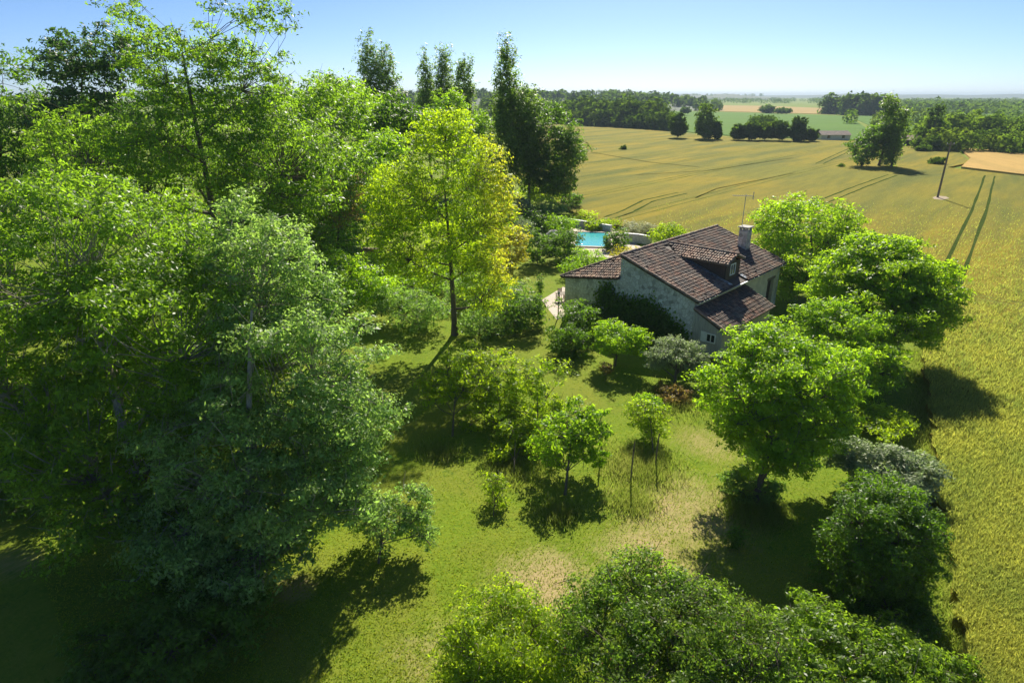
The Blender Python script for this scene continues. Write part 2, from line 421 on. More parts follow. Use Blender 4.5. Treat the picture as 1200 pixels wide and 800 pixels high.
# sprayer tracks pressed into the wheat
TRK = []
def track(pts, wdt=.42, gap=1.9, z=WZ):
    P = np.array([gp(x, y, z)[:2] for x, y in pts])
    tt = np.linspace(0, len(P)-1, 24); P = np.stack([np.interp(tt, np.arange(len(P)), P[:, k]) for k in (0, 1)], 1)
    T = np.gradient(P, axis=0); T /= np.linalg.norm(T, axis=1)[:, None]; Nn = np.stack((-T[:, 1], T[:, 0]), 1)
    for s in (-.5, .5):
        c = P + Nn*gap*s; TRK.append(c)
        jig = rs.normal(size=len(c))*.05
        a = c + Nn*(wdt/2+jig[:, None]); b = c - Nn*(wdt/2-jig[::-1][:, None])
        V = [(x, y, z+.004) for x, y in a] + [(x, y, z+.004) for x, y in b]
        n = len(a); mbt.add(V, [(i, i+1, n+i+1, n+i) for i in range(n-1)])
mbt = MB()
track([(1160, 206), (1148, 245), (1120, 310), (1096, 370)]); track([(1046, 205), (1010, 218), (985, 228), (940, 246)]); track([(1003, 172), (960, 192)])
track([(1148, 178), (1160, 191)], .5); track([(800, 226), (760, 235), (735, 248), (715, 255)])
tag(mbt.build('sprayer_tracks', M['track']), 'dark wheel tracks pressed into the wheat', kind='structure')
M['faint_track'] = plain('half_closed_track', (.13, .145, .035), 1.0, .4, .6, .5, spec=0.0)
mbt = MB()
track([(815, 232), (840, 221), (930, 203)], .35, .0); track([(690, 178), (760, 190), (820, 196)], .6, 0.0); track([(745, 205), (830, 200), (930, 185)], .5, 0.0); track([(1128, 344), (1200, 358), (1290, 378)], .3, 1.2)
dv = np.array((.655, .756)); nv = np.array((dv[1], -dv[0])); p0 = gp(1010, 218, WZ)[:2]
def in_poly0(q):
    r = False; n = len(FW)
    for i in range(n):
        x1, y1 = FW[i]; x2, y2 = FW[(i+1) % n]
        if (y1 > q[1]) != (y2 > q[1]) and q[0] < (x2-x1)*(q[1]-y1)/((y2-y1) or 1e-9)+x1: r = not r
    return r
for kk in range(-9, 6):
    if kk in (0, 1): continue
    run = []
    for q in np.arange(-170, 330, 3.0):
        c = p0 + nv*kk*17.5 + dv*q + nv*1.2*math.sin(q*.013+kk)
        if in_poly0(c) and c[1] > 20: run.append(c)
        elif run: break
    for sgn in (-.9, .9):
        if len(run) < 4: continue
        R = np.array(run)+nv*sgn; hw_ = .17*(1+.25*rs.normal(size=len(R)))[:, None]
        A_, B_ = R+nv*hw_, R-nv*hw_; n = len(R)
        mbt.add([(x, y, WZ+.004) for x, y in A_]+[(x, y, WZ+.004) for x, y in B_], [(i, i+1, n+i+1, n+i) for i in range(n-1)])
tag(mbt.build('faint_tracks', M['faint_track']), 'faint parallel tramlines running across the wheat', kind='structure')

# standing wheat in the near part of the field
def in_poly(P, poly):
    x, y = P[:, 0], P[:, 1]; r = np.zeros(len(P), bool); n = len(poly)
    for i in range(n):
        x1, y1 = poly[i][:2]; x2, y2 = poly[(i+1) % n][:2]
        c = ((y1 > y) != (y2 > y)) & (x < (x2-x1)*(y-y1)/((y2-y1) or 1e-9)+x1); r ^= c
    return r
def seen(P, margin=40):
    d = P - np.array((0, 0, CAM_H)); zc = d[:, 1]*CP - d[:, 2]*SP; yc = d[:, 1]*SP + d[:, 2]*CP
    px = 600+F*d[:, 0]/zc; py = 400-F*yc/zc
    return (zc > 1) & (px > -margin) & (px < 1200+margin) & (py > -margin) & (py < 800+margin)
def blades(name, P, h, wd, lean, mat, label, up0=0.0, kind='stuff'):
    n = len(P)
    th = rs.random(n)*6.283; A = np.stack((np.cos(th), np.sin(th), np.zeros(n)), 1)
    hh = h*rs.uniform(.6, 1.3, n)[:, None]; ww = wd*rs.uniform(.6, 1.4, n)[:, None]
    ln = rs.normal(size=(n, 3))*lean; ln[:, 2] = 0
    P = P + np.array((0, 0, up0))
    V = np.stack((P-A*ww*.5, P+A*ww*.5, P+np.array((0, 0, 1))*hh+ln*hh), 1).reshape(-1, 3)
    pt = .5+.5*np.sin(P[:, 0]*.9+2*np.sin(P[:, 1]*.35))*np.sin(P[:, 1]*.6+1.5*np.sin(P[:, 0]*.5))
    me = np_mesh(name, V, np.arange(3*n).reshape(-1, 3), np.clip(rs.random(n)*.55+pt*.35, 0, 1))
    return tag(link(name, me, mat), label, kind=kind)
M['wheat_ear'] = leaf_mat('wheat_ear', (.33, .315, .08), (.64, .61, .13), .42, .6, .2, .5, tip=(.11, .16, .035))
M['grass'] = leaf_mat('grass_blade', (.085, .165, .012), (.25, .42, .025), .4, .6, .25, .4, tip=(.25, .25, .025))
M['longgrass'] = leaf_mat('long_grass', (.10, .17, .02), (.26, .40, .04), .4, .6, .25, .4, tip=(.20, .20, .06))
q = 1.0/rs.uniform(1/120., 1/13., 460000); P = np.stack((rs.uniform(.4, .9, len(q))*q*1.0, q, np.full(len(q), WZ)), 1)
P = np.stack((q*rs.uniform(.2, 1.05, len(q))+3, q, np.full(len(q), WZ)), 1)
P = P[in_poly(P, FW) & seen(P)]; P = P[rs.random(len(P)) < np.clip((120-P[:, 1])/75, 0, 1)][:190000]
for c in TRK:
    for a_, b_ in zip(c[:-1], c[1:]):
        d_ = b_-a_; l_ = (d_@d_) or 1e-9; u_ = np.clip(((P[:, :2]-a_)@d_)/l_, 0, 1)
        P = P[np.linalg.norm(P[:, :2]-a_-u_[:, None]*d_, axis=1) > .3]
blades('standing_wheat', P, .30, .07, .45, M['wheat_ear'], 'standing ears of yellow-green wheat along the garden edge', up0=-.02)
# lawn grass
q = 1.0/rs.uniform(1/62., 1/12., 300000); P = np.stack((q*rs.uniform(-.95, .75, len(q)), q, np.zeros(len(q))), 1)
P = P[~in_poly(P, FW) & seen(P)][:120000]
blades('lawn_grass', P, .055, .045, .6, M['grass'], 'short mown grass of the garden lawn')

# ---------------------------------------------------------------- far country: woods and ridges
def far_wood(name, label, spots, hts, mat, per=70, ls=1.5, width=.55, kind='stuff', cat=None):
    n = len(spots); idx = np.repeat(np.arange(n), per)
    d = unit(rs.normal(size=(n*per, 3))); d[:, 2] = np.abs(d[:, 2])*1.0 - .15*rs.random(n*per)
    h = hts[idx][:, None]; s = np.asarray(spots)[idx]
    lob = 1 + .22*np.sin(d[:, :1]*5+idx[:, None]*1.7)*np.cos(d[:, 1:2]*4+idx[:, None])
    rad = np.concatenate((h*width*.9, h*width*.9, h*.62), 1)*lob*rs.uniform(.8, 1.03, (n*per, 1))
    P = s + d*rad + np.concatenate((np.zeros((n*per, 2)), h*.38), 1)
    low = rs.random(n*per) < .3
    P[low, 2] = s[low, 2] + h[low, 0]*.35*rs.random(low.sum())
    Nr = unit(d + rs.normal(size=d.shape)*.4 + np.array((0, 0, .3)))
    V = leaf_quads(rs, P, Nr, np.broadcast_to(ls*h[:, 0]/9, (n*per,))*rs.uniform(.6, 1.4, n*per)*1.08, .85, .1, True)
    me = np_mesh(name, V, np.arange(3*n*per).reshape(-1, 3), rs.random(n)[idx]*.6)
    return tag(link(name, me, mat), label, cat, kind=kind)
def strip(pxs, ys, n, jitter=2.0):       # n ground spots along a line of photo ground points
    tt = np.linspace(0, len(pxs)-1, n); x = np.interp(tt, np.arange(len(pxs)), pxs); y = np.interp(tt, np.arange(len(ys)), ys)
    return np.array([gp(a, b) for a, b in zip(x, y)]) + np.concatenate((rs.normal(size=(n, 2))*jitter, np.zeros((n, 1))), 1)
# wooded hill behind the poplars
def hill(name, cx, cy, rx, ry, h, mat, label, nx=40, ny=16):
    xs = np.linspace(-1, 1, nx); ys_ = np.linspace(-1, 1, ny); X, Y = np.meshgrid(xs, ys_)
    Z = h*np.clip(1-X**4, 0, 1)*np.clip(1-Y**2, 0, 1)*(1+.12*np.sin(X*9)+.08*np.sin(X*23+1)) - .5
    V = np.stack((cx+X*rx, cy+Y*ry, Z), -1).reshape(-1, 3)
    i = np.arange(ny-1)[:, None]*nx+np.arange(nx-1)[None]; Fq = np.stack((i, i+1, i+nx+1, i+nx), -1).reshape(-1, 4)
    return tag(link(name, np_mesh(name, V, Fq), mat, smooth=True), label, kind='structure'), (cx, cy, rx, ry, h)
M['forest'] = plain('forest_floor', (.045, .075, .03), .9, .3, .05, 0)
_, hp = hill('hill', -40, 1000, 330, 170, 15, M['forest'], 'low hill behind the poplars')
xs = rs.uniform(-.98, .98, 420); ys_ = rs.uniform(-1, .5, 420)
zz = np.maximum(0, 15*np.clip(1-xs**4, 0, 1)*np.clip(1-ys_**2, 0, 1))
sp_ = np.stack((-40+xs*330, 1000+ys_*170, zz*.95), 1)
far_wood('hill_wood', 'wooded hilltop behind the poplars on the skyline', sp_, rs.uniform(9, 15, 420), M['far'], 80, 2.6)
sp_ = strip([560, 620, 680, 700, 730, 755, 775], [140, 143, 147, 148, 149.5, 151.5, 153.5], 46, 4); sp2 = sp_.copy(); sp2[:, 1] += 18; sp3 = sp_.copy(); sp3[:, 1] += 36
far_wood('field_edge_wood', 'dark wood standing along the far edge of the wheat', np.concatenate((sp_, sp2, sp3)), np.concatenate((rs.uniform(7, 11, 46), rs.uniform(11, 16, 46), rs.uniform(13, 18, 46))), M['far'], 230, 1.35)
sp_ = strip([996, 1012, 1034], [135, 135, 135.5], 26, 8); sp2 = sp_*np.array((1, 1, 1)); sp2[:, 1] += 40
far_wood('conifer_wood', 'dark block of conifers right of the pale field', np.concatenate((sp_, sp2)), rs.uniform(15, 21, 52), M['far'], 150, 1.5, .35)
# right-hand wooded valley
a = [strip([1082, 1130, 1200, 1300], [176, 178, 180, 186], 30, 3), strip([1085, 1140, 1200, 1320], [168, 168, 169, 172], 30, 6), strip([1040, 1100, 1200, 1330], [158, 157, 156, 158], 34, 8), strip([1030, 1120, 1220, 1340], [148, 146, 144, 146], 34, 12)]
far_wood('valley_wood', 'mixed woodland in the valley at the right', np.concatenate(a), np.concatenate((rs.uniform(3, 9, 30), rs.uniform(4, 12, 30), rs.uniform(4, 11, 34), rs.uniform(5, 11, 34))), M['farlight'], 200, 1.4)
a = [strip([1030, 1120, 1200, 1320], [y, y-.3, y-.3, y], 70, j) for y, j in ((133, 25), (129, 30), (126, 40), (123.5, 50), (121.5, 60), (119.5, 80))] + [strip([540, 700, 820, 990], [121.8, 121.4, 121, 121.2], 80, 30), strip([790, 900, 1000], [119.3, 119, 119], 60, 60), strip([790, 900, 1000], [117.6, 117.4, 117.4], 60, 90)]
far_wood('distant_woods', 'blue distant woodland belts along the horizon', np.concatenate(a), np.concatenate([rs.uniform(8, 13, len(q)) for q in a]), M['far'], 50, 2.6, 1.3)
for nm, px, Y, hw, top, lab in (('hill', 838, 3000, 240, 22, 'blue hill with a walled town on the horizon'), ('ridge', 1180, 5200, 2300, 27, 'long blue ridge along the right horizon'), ('ridge', 600, 7800, 6200, 26, 'farthest faint ridge across the horizon'), ('ridge', 300, 4200, 1800, 30, 'ridge behind the left trees')):
    hill(nm, (px-600)/F*Y*CP*1.0, Y, hw, 260, top+18*0, M['forest'], lab, 120, 10)
sp_ = np.stack(((838-600)/F*3000*CP+rs.uniform(-200, 200, 60), 2950+rs.uniform(-60, 60, 60), np.full(60, 15.0)), 1)
far_wood('town_hill_trees', 'trees crowning the far blue hill', sp_, rs.uniform(7, 13, 60), M['far'], 40, 1.8)

# ================================================================ THE FARMHOUSE
def stone_mat():
    m, t, out = nodes('rubble_stone')
    v = objco(t)
    vo = N(t, 'ShaderNodeTexVoronoi', Scale=3.2); vo.feature = 'F1'; L(t, v, vo.inputs['Vector'])
    ve = N(t, 'ShaderNodeTexVoronoi', Scale=3.2); ve.feature = 'DISTANCE_TO_EDGE'; L(t, v, ve.inputs['Vector'])
    n1 = noise(t, .6, 5, .6, v); n2 = noise(t, 9, 4, .6, v)
    c = ramp(t, vo.outputs['Color'], [(.1, (.30, .30, .28)), (.5, (.62, .62, .58)), (.95, (.82, .82, .78))])
    c = mixc(t, ramp(t, n1, [(.45, (0, 0, 0)), (.62, (1, 1, 1))]), c, (.78, .78, .73, 1))
    e = ramp(t, ve.outputs['Distance'], [(.0, (1, 1, 1)), (.06, (0, 0, 0))])
    c = mixc(t, e, c, (.40, .37, .30, 1))
    c = mixc(t, ramp(t, n2, [(.3, (0, 0, 0)), (.8, (.5, .5, .5))]), c, (.22, .20, .16, 1))
    p = N(t, 'ShaderNodeBsdfPrincipled', Roughness=.9); L(t, c, p.inputs['Base Color'])
    mm = N(t, 'ShaderNodeMath', _operation='MINIMUM'); L(t, ve.outputs['Distance'], mm.inputs[0]); mm.inputs[1].default_value = .12
    L(t, bump(t, mm.outputs[0], .8, .15), p.inputs['Normal']); L(t, p.outputs[0], out.inputs[0]); return m
def tile_mat(name, cols):
    m, t, out = nodes(name)
    ri = t.nodes.new('ShaderNodeNewGeometry').outputs['Random Per Island']
    v = objco(t); n1 = noise(t, .9, 5, .65, v); n2 = noise(t, 14, 4, .7, v)
    r = t.nodes.new('ShaderNodeValToRGB'); r.color_ramp.interpolation = 'CONSTANT'
    e = r.color_ramp.elements
    while len(e) < len(cols): e.new(.5)
    for i, c in enumerate(cols): e[i].position = i/len(cols); e[i].color = (c[0]*1.12, c[1]*1.0, c[2]*.82, 1)
    L(t, ri, r.inputs[0]); c = r.outputs[0]
    c = mixc(t, ramp(t, n1, [(.40, (0, 0, 0)), (.60, (.85, .85, .85))]), c, (.10, .088, .075, 1))
    n3 = noise(t, .5, 6, .7, v, 1.0); c = mixc(t, ramp(t, n3, [(.5, (0, 0, 0)), (.64, (.6, .6, .6))]), c, (.30, .25, .19, 1))
    c = mixc(t, ramp(t, n2, [(.55, (0, 0, 0)), (.72, (.8, .8, .8))]), c, (.30, .27, .21, 1))
    p = N(t, 'ShaderNodeBsdfPrincipled', Roughness=.8); p.inputs['Specular IOR Level'].default_value = .35
    L(t, c, p.inputs['Base Color']); L(t, bump(t, n2, .4, .02), p.inputs['Normal']); L(t, p.outputs[0], out.inputs[0]); return m
M['stone'] = stone_mat()
M['tile'] = tile_mat('canal_tile', [(.20, .115, .085), (.27, .155, .11), (.15, .10, .085), (.33, .21, .15), (.17, .125, .105), (.24, .13, .10), (.36, .27, .21), (.13, .095, .08)])
M['tile_pink'] = tile_mat('pale_canal_tile', [(.36, .24, .19), (.42, .30, .24), (.30, .20, .16), (.46, .36, .29), (.34, .22, .17)])  # paler, pinker mix of tile colours
M['plaster'] = plain('ochre_plaster', (.66, .60, .46), .9, .15, 2, .3)
M['boards'] = plain('grey_boards', (.42, .40, .35), .85, .3, 3, .4, stretch=(6, 6, .4))
M['darkwood'] = plain('dark_stained_boards', (.075, .055, .04), .75, .35, 4, .4, stretch=(5, 5, .5))
M['white_paint'] = plain('white_paint', (.78, .78, .75), .5, .06, 5, .05)
M['zinc'] = plain('zinc', (.45, .47, .48), .45, .12, 3, .05, metallic=.6)
M['cement'] = plain('cement', (.40, .38, .34), .9, .2, 5, .3)
m, t, out = nodes('window_glass'); p = N(t, 'ShaderNodeBsdfPrincipled', Roughness=.05); p.inputs['Base Color'].default_value = (.02, .025, .03, 1); p.inputs['Specular IOR Level'].default_value = .8; L(t, p.outputs[0], out.inputs[0]); M['glass'] = m

E1 = np.array((.691, .723)); E1 /= np.linalg.norm(E1)
HA = (8.65, 48.2)                                       # foot of the wall under the left end of the ridge
house = empty('farmhouse', (HA[0], HA[1], 0), math.atan2(E1[1], E1[0]))
tag(house, 'stone farmhouse with brown canal-tile roof, dormer and boarded lean-to', 'house')
HL, VF, VR = 15.8, -6.6, 5.6                            # length, front wall line, rear wall line (local y)
ZR, ZE, ZB, ZH = 6.3, 4.1, 3.65, 4.45                   # ridge, front eave, rear eave, top of the lower rear gable by the step
# walls (local x = along the ridge, y = towards the rear)
MB().slab([(0, VF, 0), (0, VR, 0), (0, VR, ZB-.1), (0, .03, ZH-.1), (0, .0, ZR-.12), (0, VF, ZE-.12)], (.45, 0, 0)).build('gable_wall', M['stone'], house)
MB().slab([(HL-.45, VF, 0), (HL-.45, VR, 0), (HL-.45, VR, ZB-.12), (HL-.45, 0, ZR-.12), (HL-.45, VF, ZE-.12)], (.45, 0, 0)).build('gable_wall', M['stone'], house)
DX0, DX1, DZ = 13.35, 14.75, 2.75
MB().box(.452, DX0, VF+.002, VF+.45, 0, ZE-.13).box(DX1, HL-.452, VF+.002, VF+.45, 0, ZE-.13).box(DX0, DX1, VF+.003, VF+.449, DZ, ZE-.131).build('front_wall', M['plaster'], house)
MB().box(.452, HL-.452, VR-.45, VR-.002, 0, ZB-.15).build('rear_wall', M['stone'], house)
MB().slab([(.3, 0, ZH-.2), (3.6, 0, ZR-.14), (.3, 0, ZR-.14)], (0, .2, 0)).build('step_wall', M['stone'], house)
# barn door, set back in its opening: each board its own piece
dr = MB().box(DX0+.01, DX1-.01, VF+.30, VF+.34, .02, DZ-.01).build('door', M['darkwood'], house)
for i in range(7):
    x0 = DX0+.02+i*(DX1-DX0-.04)/7
    MB().box(x0+.008, x0+(DX1-DX0-.04)/7-.008, VF+.27, VF+.299, .03, DZ-.02).build('plank', M['darkwood'], dr)
MB().box(DX0-.15, DX1+.15, VF-.03, VF+.002, DZ, DZ+.22).build('lintel', M['wood'], house)

def roof_tiles(parent, name, O, a, d, poly, mat, rng, col=.215, course=.34, r=.098, lift=.015):
    """half-round cover tiles in courses; poly in (along, down) metres"""
    O, a, d = map(lambda q: np.array(q, float), (O, a, d)); a /= np.linalg.norm(a); d /= np.linalg.norm(d)
    nrm = np.cross(a, d);  nrm = nrm if nrm[2] > 0 else -nrm
    pl = np.array(poly); x0, y0 = pl.min(0); x1, y1 = pl.max(0)
    V = []; Fq = []; th = np.linspace(0, math.pi, 5)
    for i in range(int((x1-x0)/col)+1):
        for j in range(int((y1-y0)/course)+1):
            x = x0+col*(i+.5); y = y0+course*j
            if not in_poly(np.array([(x, min(y+course*.5, y1-.02))]), poly)[0]: continue
            jx, jr, jl = rng.normal()*.018, rng.normal()*.05, abs(rng.normal())*.02
            if rng.random() < .012: continue
            y2 = min(y+course*1.22, y1+.06)
            base = len(V)
            for (yy, rr, hh, sh) in ((y-.02, r*.85, .0, 0), (y2, r*1.05, .035+jl, jr*.4)):
                for q in th:
                    V.append(O + a*(x+jx+sh+math.cos(q)*rr) + d*yy + nrm*(lift+hh+math.sin(q)*rr*.8))
            for k in range(4): Fq.append((base+k, base+k+1, base+6+k, base+5+k))
    me = np_mesh(name, V, Fq); me.shade_smooth()
    o = link(name, me, mat, parent); o['kind'] = 'stuff'; return o
def ridge_tiles(parent, name, p0, p1, mat, r=.13, ln=.42):
    p0, p1 = np.array(p0, float), np.array(p1, float); n = int(np.linalg.norm(p1-p0)/ln); d = (p1-p0)/n; u = d/np.linalg.norm(d)
    s = np.cross(u, (0, 0, 1)); s /= np.linalg.norm(s); upv = np.cross(s, u); V = []; Fq = []
    for i in range(n):
        base = len(V); g = rs.normal()*.015
        for (k, rr, hh) in ((0, r*.9, 0), (1.12, r*1.05, .025)):
            for q in np.linspace(-.25, math.pi+.25, 7): V.append(p0+d*(i+k)+s*(math.cos(q)*rr+g)+upv*(math.sin(q)*rr+hh-.03))
        for k in range(6): Fq.append((base+k, base+k+1, base+8+k, base+7+k))
    me = np_mesh(name, V, Fq); me.shade_smooth(); o = link(name, me, mat, parent); o['kind'] = 'stuff'; return o
rt = np.random.default_rng(5)
TH = (0, 0, -.12)
def slope_dir(p, q): d = np.array(q, float)-np.array(p, float); return d, np.linalg.norm(d)
# main front slope
sl_ = (ZR-ZE)/(-VF)
ev, ez = VF-.35, ZE-.35*sl_
front = MB().slab([(-.18, 0, ZR), (HL+.18, 0, ZR), (HL+.18, ev, ez), (-.18, ev, ez)], TH).build('roof', M['darkwood'], house)
d, ln = slope_dir((0, 0, ZR), (0, ev, ez))
fl = [(-.18, 0), (HL+.18, 0), (HL+.18, ln), (-.18, ln)]
# the dormer interrupts the tiles
DT, DHW = 6.75, 1.32
notch = [(-.18, 0), (HL+.18, 0), (HL+.18, ln), (DT+DHW, ln), (DT+DHW, .5), (DT-DHW, .5), (DT-DHW, ln), (-.18, ln)]
roof_tiles(front, 'roof_tiles', (0, 0, ZR+.003), (1, 0, 0), d, notch, M['tile'], rt)
ridge_tiles(front, 'ridge_tiles', (-.2, 0, ZR+.1), (HL+.2, 0, ZR+.1), M['tile'])
for x in (-.14, HL+.14):
    ridge_tiles(front, 'verge_tiles', (x, 0-.1, ZR+.06), (x, ev, ez+.09), M['tile_pink'], .11)
# rear slope, cut back by the hip at the left end
XH = 3.5; br = (ZR-ZB)/VR; rv, rz_ = VR+.3, ZB-.3*br
rear = MB().slab([(XH, 0.01, ZR-.003), (HL+.18, 0.01, ZR-.003), (HL+.18, rv, rz_), (-.2, rv, rz_)], TH).build('roof', M['darkwood'], house)
d2, ln2 = slope_dir((0, 0, ZR), (0, rv, rz_))
roof_tiles(rear, 'roof_tiles', (0, 0, ZR), (1, 0, 0), d2, [(XH, 0), (HL+.18, 0), (HL+.18, ln2), (-.2, ln2)], M['tile_pink'], rt)
# little hip facing the garden
P1, P2, P3 = np.array((-.25, rv, rz_-.03)), np.array((-.25, 0.05, ZH)), np.array((XH, .05, ZR-.01))
hip = MB().slab([tuple(P1), tuple(P2), tuple(P3)], TH).build('hip_roof', M['darkwood'], house)
ah = (P2-P1)/np.linalg.norm(P2-P1); nh = np.cross(P2-P1, P3-P1); nh /= np.linalg.norm(nh); nh = nh if nh[2] > 0 else -nh
dh = np.cross(nh, ah); dh = dh if dh[2] < 0 else -dh
top_h = (P3-P1)@(-dh)
Oh = P1 - dh*top_h + nh*.004
def hc(p): return ((p-Oh)@ah, (p-Oh)@dh)
roof_tiles(hip, 'roof_tiles', Oh, ah, dh, [hc(P1), hc(P2), hc(P3)], M['tile_pink'], rt)
ridge_tiles(hip, 'hip_ridge_tiles', P3+np.array((0, 0, .08)), P1+np.array((0, 0, .08)), M['tile_pink'])
# dormer: cheeks, front, its own two little slopes and a window
UF = -6.15; DZE, DZR = 5.68, 6.2
dorm = MB()
zc = lambda y: ZR+y*sl_       # height of the main roof at local y
dorm.slab([(DT-DHW+.1, UF, zc(UF)-.1), (DT-DHW+.1, UF, DZE), (DT-DHW+.1, -1.8, DZE)], (.12, 0, 0))
dorm.slab([(DT+DHW-.1, UF, zc(UF)-.1), (DT+DHW-.1, UF, DZE), (DT+DHW-.1, -1.8, DZE)], (-.12, 0, 0))
dormer = dorm.build('dormer', M['darkwood'], house)
wx0, wx1, wz0, wz1 = DT-.5, DT+.42, 4.55, 5.5
fz = zc(UF)-.1
MB().box(DT-DHW+.1, wx0, UF-.02, UF+.1, fz, DZE).box(wx1, DT+DHW-.1, UF-.02, UF+.1, fz, DZE).box(wx0, wx1, UF-.019, UF+.099, fz, wz0).slab([(wx0, UF-.018, wz1), (wx1, UF-.018, wz1), (wx1, UF-.018, DZE), (DT, UF-.018, DZR-.1), (wx0, UF-.018, DZE)], (0, .116, 0)).build('front_boarding', M['darkwood'], dormer)
fr = MB()
for (a0, a1, b0, b1) in ((wx0, wx0+.09, wz0, wz1), (wx1-.09, wx1, wz0, wz1), (wx0+.09, wx1-.09, wz0, wz0+.09), (wx0+.09, wx1-.09, wz1-.09, wz1), (DT-.075, DT-.005, wz0+.09, wz1-.09)):
    fr.box(a0, a1, UF-.05, UF+.03, b0, b1)
fr.build('window_frame', M['white_paint'], dormer)
for (a0, a1) in ((wx0+.09, DT-.075), (DT-.005, wx1-.09)): MB().box(a0, a1, UF-.005, UF+.01, wz0+.09, wz1-.09).build('pane', M['glass'], dormer)
for s in (-1, 1):
    ye = UF-.3; xe = DT+s*(DHW+.22); ze = DZR-(DHW+.22)*(DZR-DZE)/(DHW+.05)
    yb_r = (DZR-ZR)/sl_; yb_e = (ze-ZR)/sl_
    sl2 = MB().slab([(DT, ye, DZR+.05), (xe, ye, ze+.05), (xe, yb_e-.0, ze+.05), (DT, yb_r, DZR+.05)], (0, 0, -.07)).build('dormer_roof', M['wood'], dormer)
    dd, l3 = slope_dir((DT, 0, DZR), (xe, 0, ze))
    roof_tiles(house, 'dormer_tiles', (DT, ye, DZR+.055), (0, 1, 0), dd, [(0, 0), (yb_r-ye, 0), (yb_e-ye, l3), (0, l3)], M['tile'] if s > 0 else M['tile_pink'], rt).parent = dormer
ridge_tiles(dormer, 'dormer_ridge_tiles', (DT, (DZR-ZR)/sl_+.1, DZR+.12), (DT, UF-.34, DZR+.12), M['tile_pink'])
# zinc flashing beside the dormer and the eaves gutter
for s in (-1, 1):
    x = DT+s*(DHW+.08)
    MB().slab([(x-.18, -2.2, zc(-2.2)+.13), (x+.18, -2.2, zc(-2.2)+.13), (x+.18, ev+.1, zc(ev)+.16), (x-.18, ev+.1, zc(ev)+.16)], (0, 0, -.02)).build('flashing', M['zinc'], house)
MB().box(-.1, HL+.1, ev-.12, ev-.02, ez-.14, ez-.03).build('gutter', M['zinc'], house)
# chimney
cx, cyy = 14.2, -3.6
ch = MB().box(cx-.45, cx+.45, cyy-.4, cyy+.4, 4.4, 6.72).build('chimney', M['stone'], house)
for sx in (-1, 1):
    for sy in (-1, 1): MB().box(cx+sx*.36-.09, cx+sx*.36+.09, cyy+sy*.3-.09, cyy+sy*.3+.09, 6.722, 6.98).build('cap_support', M['cement'], ch)
MB().box(cx-.55, cx+.55, cyy-.5, cyy+.5, 6.982, 7.08).build('cap_slab', M['cement'], ch)
# lean-to with its own roof, boarded walls and little window
LT = 8.3; LV = VF-2.4; LZ0, LZ1 = 3.42, 2.28
ls_ = (LZ0-LZ1)/2.4
lt = MB().slab([(-.1, VF-.004, LZ0), (LT+.15, VF-.004, LZ0), (LT+.15, LV-.28, LZ1-.28*ls_), (-.15, LV-.28, LZ1-.28*ls_)], (0, 0, -.09)).build('lean_to_roof', M['darkwood'], house)
d4, l4 = slope_dir((0, VF, LZ0), (0, LV-.28, LZ1-.28*ls_))
roof_tiles(lt, 'roof_tiles', (0, VF, LZ0+.003), (1, 0, 0), d4, [(-.12, 0), (LT+.15, 0), (LT+.15, l4), (-.12, l4)], M['tile'], rt)
ridge_tiles(lt, 'verge_tiles', (-.08, VF-.02, LZ0+.07), (-.08, LV-.3, LZ1+.02), M['tile_pink'], .11)
lw = MB().box(0, .06, LV+.06, VF-.005, 0, LZ1-.12).slab([(.0, VF-.006, LZ1-.119), (.0, VF-.006, LZ0-.1), (.0, LV+.06, LZ1-.119)], (.06, 0, 0)).box(.0, LT, LV, LV+.058, 0, LZ1-.12).box(LT-.06, LT, LV+.06, VF-.005, 0, LZ1-.12).build('lean_to_wall', M['boards'], house)
bd = MB(); x = 0.02
while x < LT-.1:
    wd = rt.uniform(.15, .2); bd.box(x+.008, x+wd-.008, LV-.024-rt.uniform(0, .008), LV-.001, .05, LZ1-.14); x += wd
y = LV+.01
while y < VF-.18:
    wd = .17; zt = LZ1-.14+(y-LV)*ls_; bd.box(-.026-rt.uniform(0, .008), -.001, y+.008, y+wd-.008, .05, zt); y += wd
bo = bd.build('wall_boards', M['boards'], lw); bo['kind'] = 'stuff'
wf = MB(); wy0, wy1, wz0, wz1 = VF-1.95, VF-1.2, 1.15, 1.85
for (a0, a1, b0, b1) in ((wy0, wy0+.08, wz0, wz1), (wy1-.08, wy1, wz0, wz1), (wy0+.08, wy1-.08, wz0, wz0+.08), (wy0+.08, wy1-.08, wz1-.08, wz1), ((wy0+wy1)/2-.03, (wy0+wy1)/2+.03, wz0+.08, wz1-.08)):
    wf.box(-.085, -.036, a0, a1, b0, b1)
wfo = wf.build('window', M['white_paint'], house)
for (a0, a1) in ((wy0+.08, (wy0+wy1)/2-.03), ((wy0+wy1)/2+.03, wy1-.08)): MB().box(-.055, -.045, a0, a1, wz0+.08, wz1-.08).build('pane', M['glass'], wfo)
MB().box(-.07, -.037, wy1+.02, wy1+.42, wz0-.04, wz1+.04).build('shutter', M['white_paint'], house)

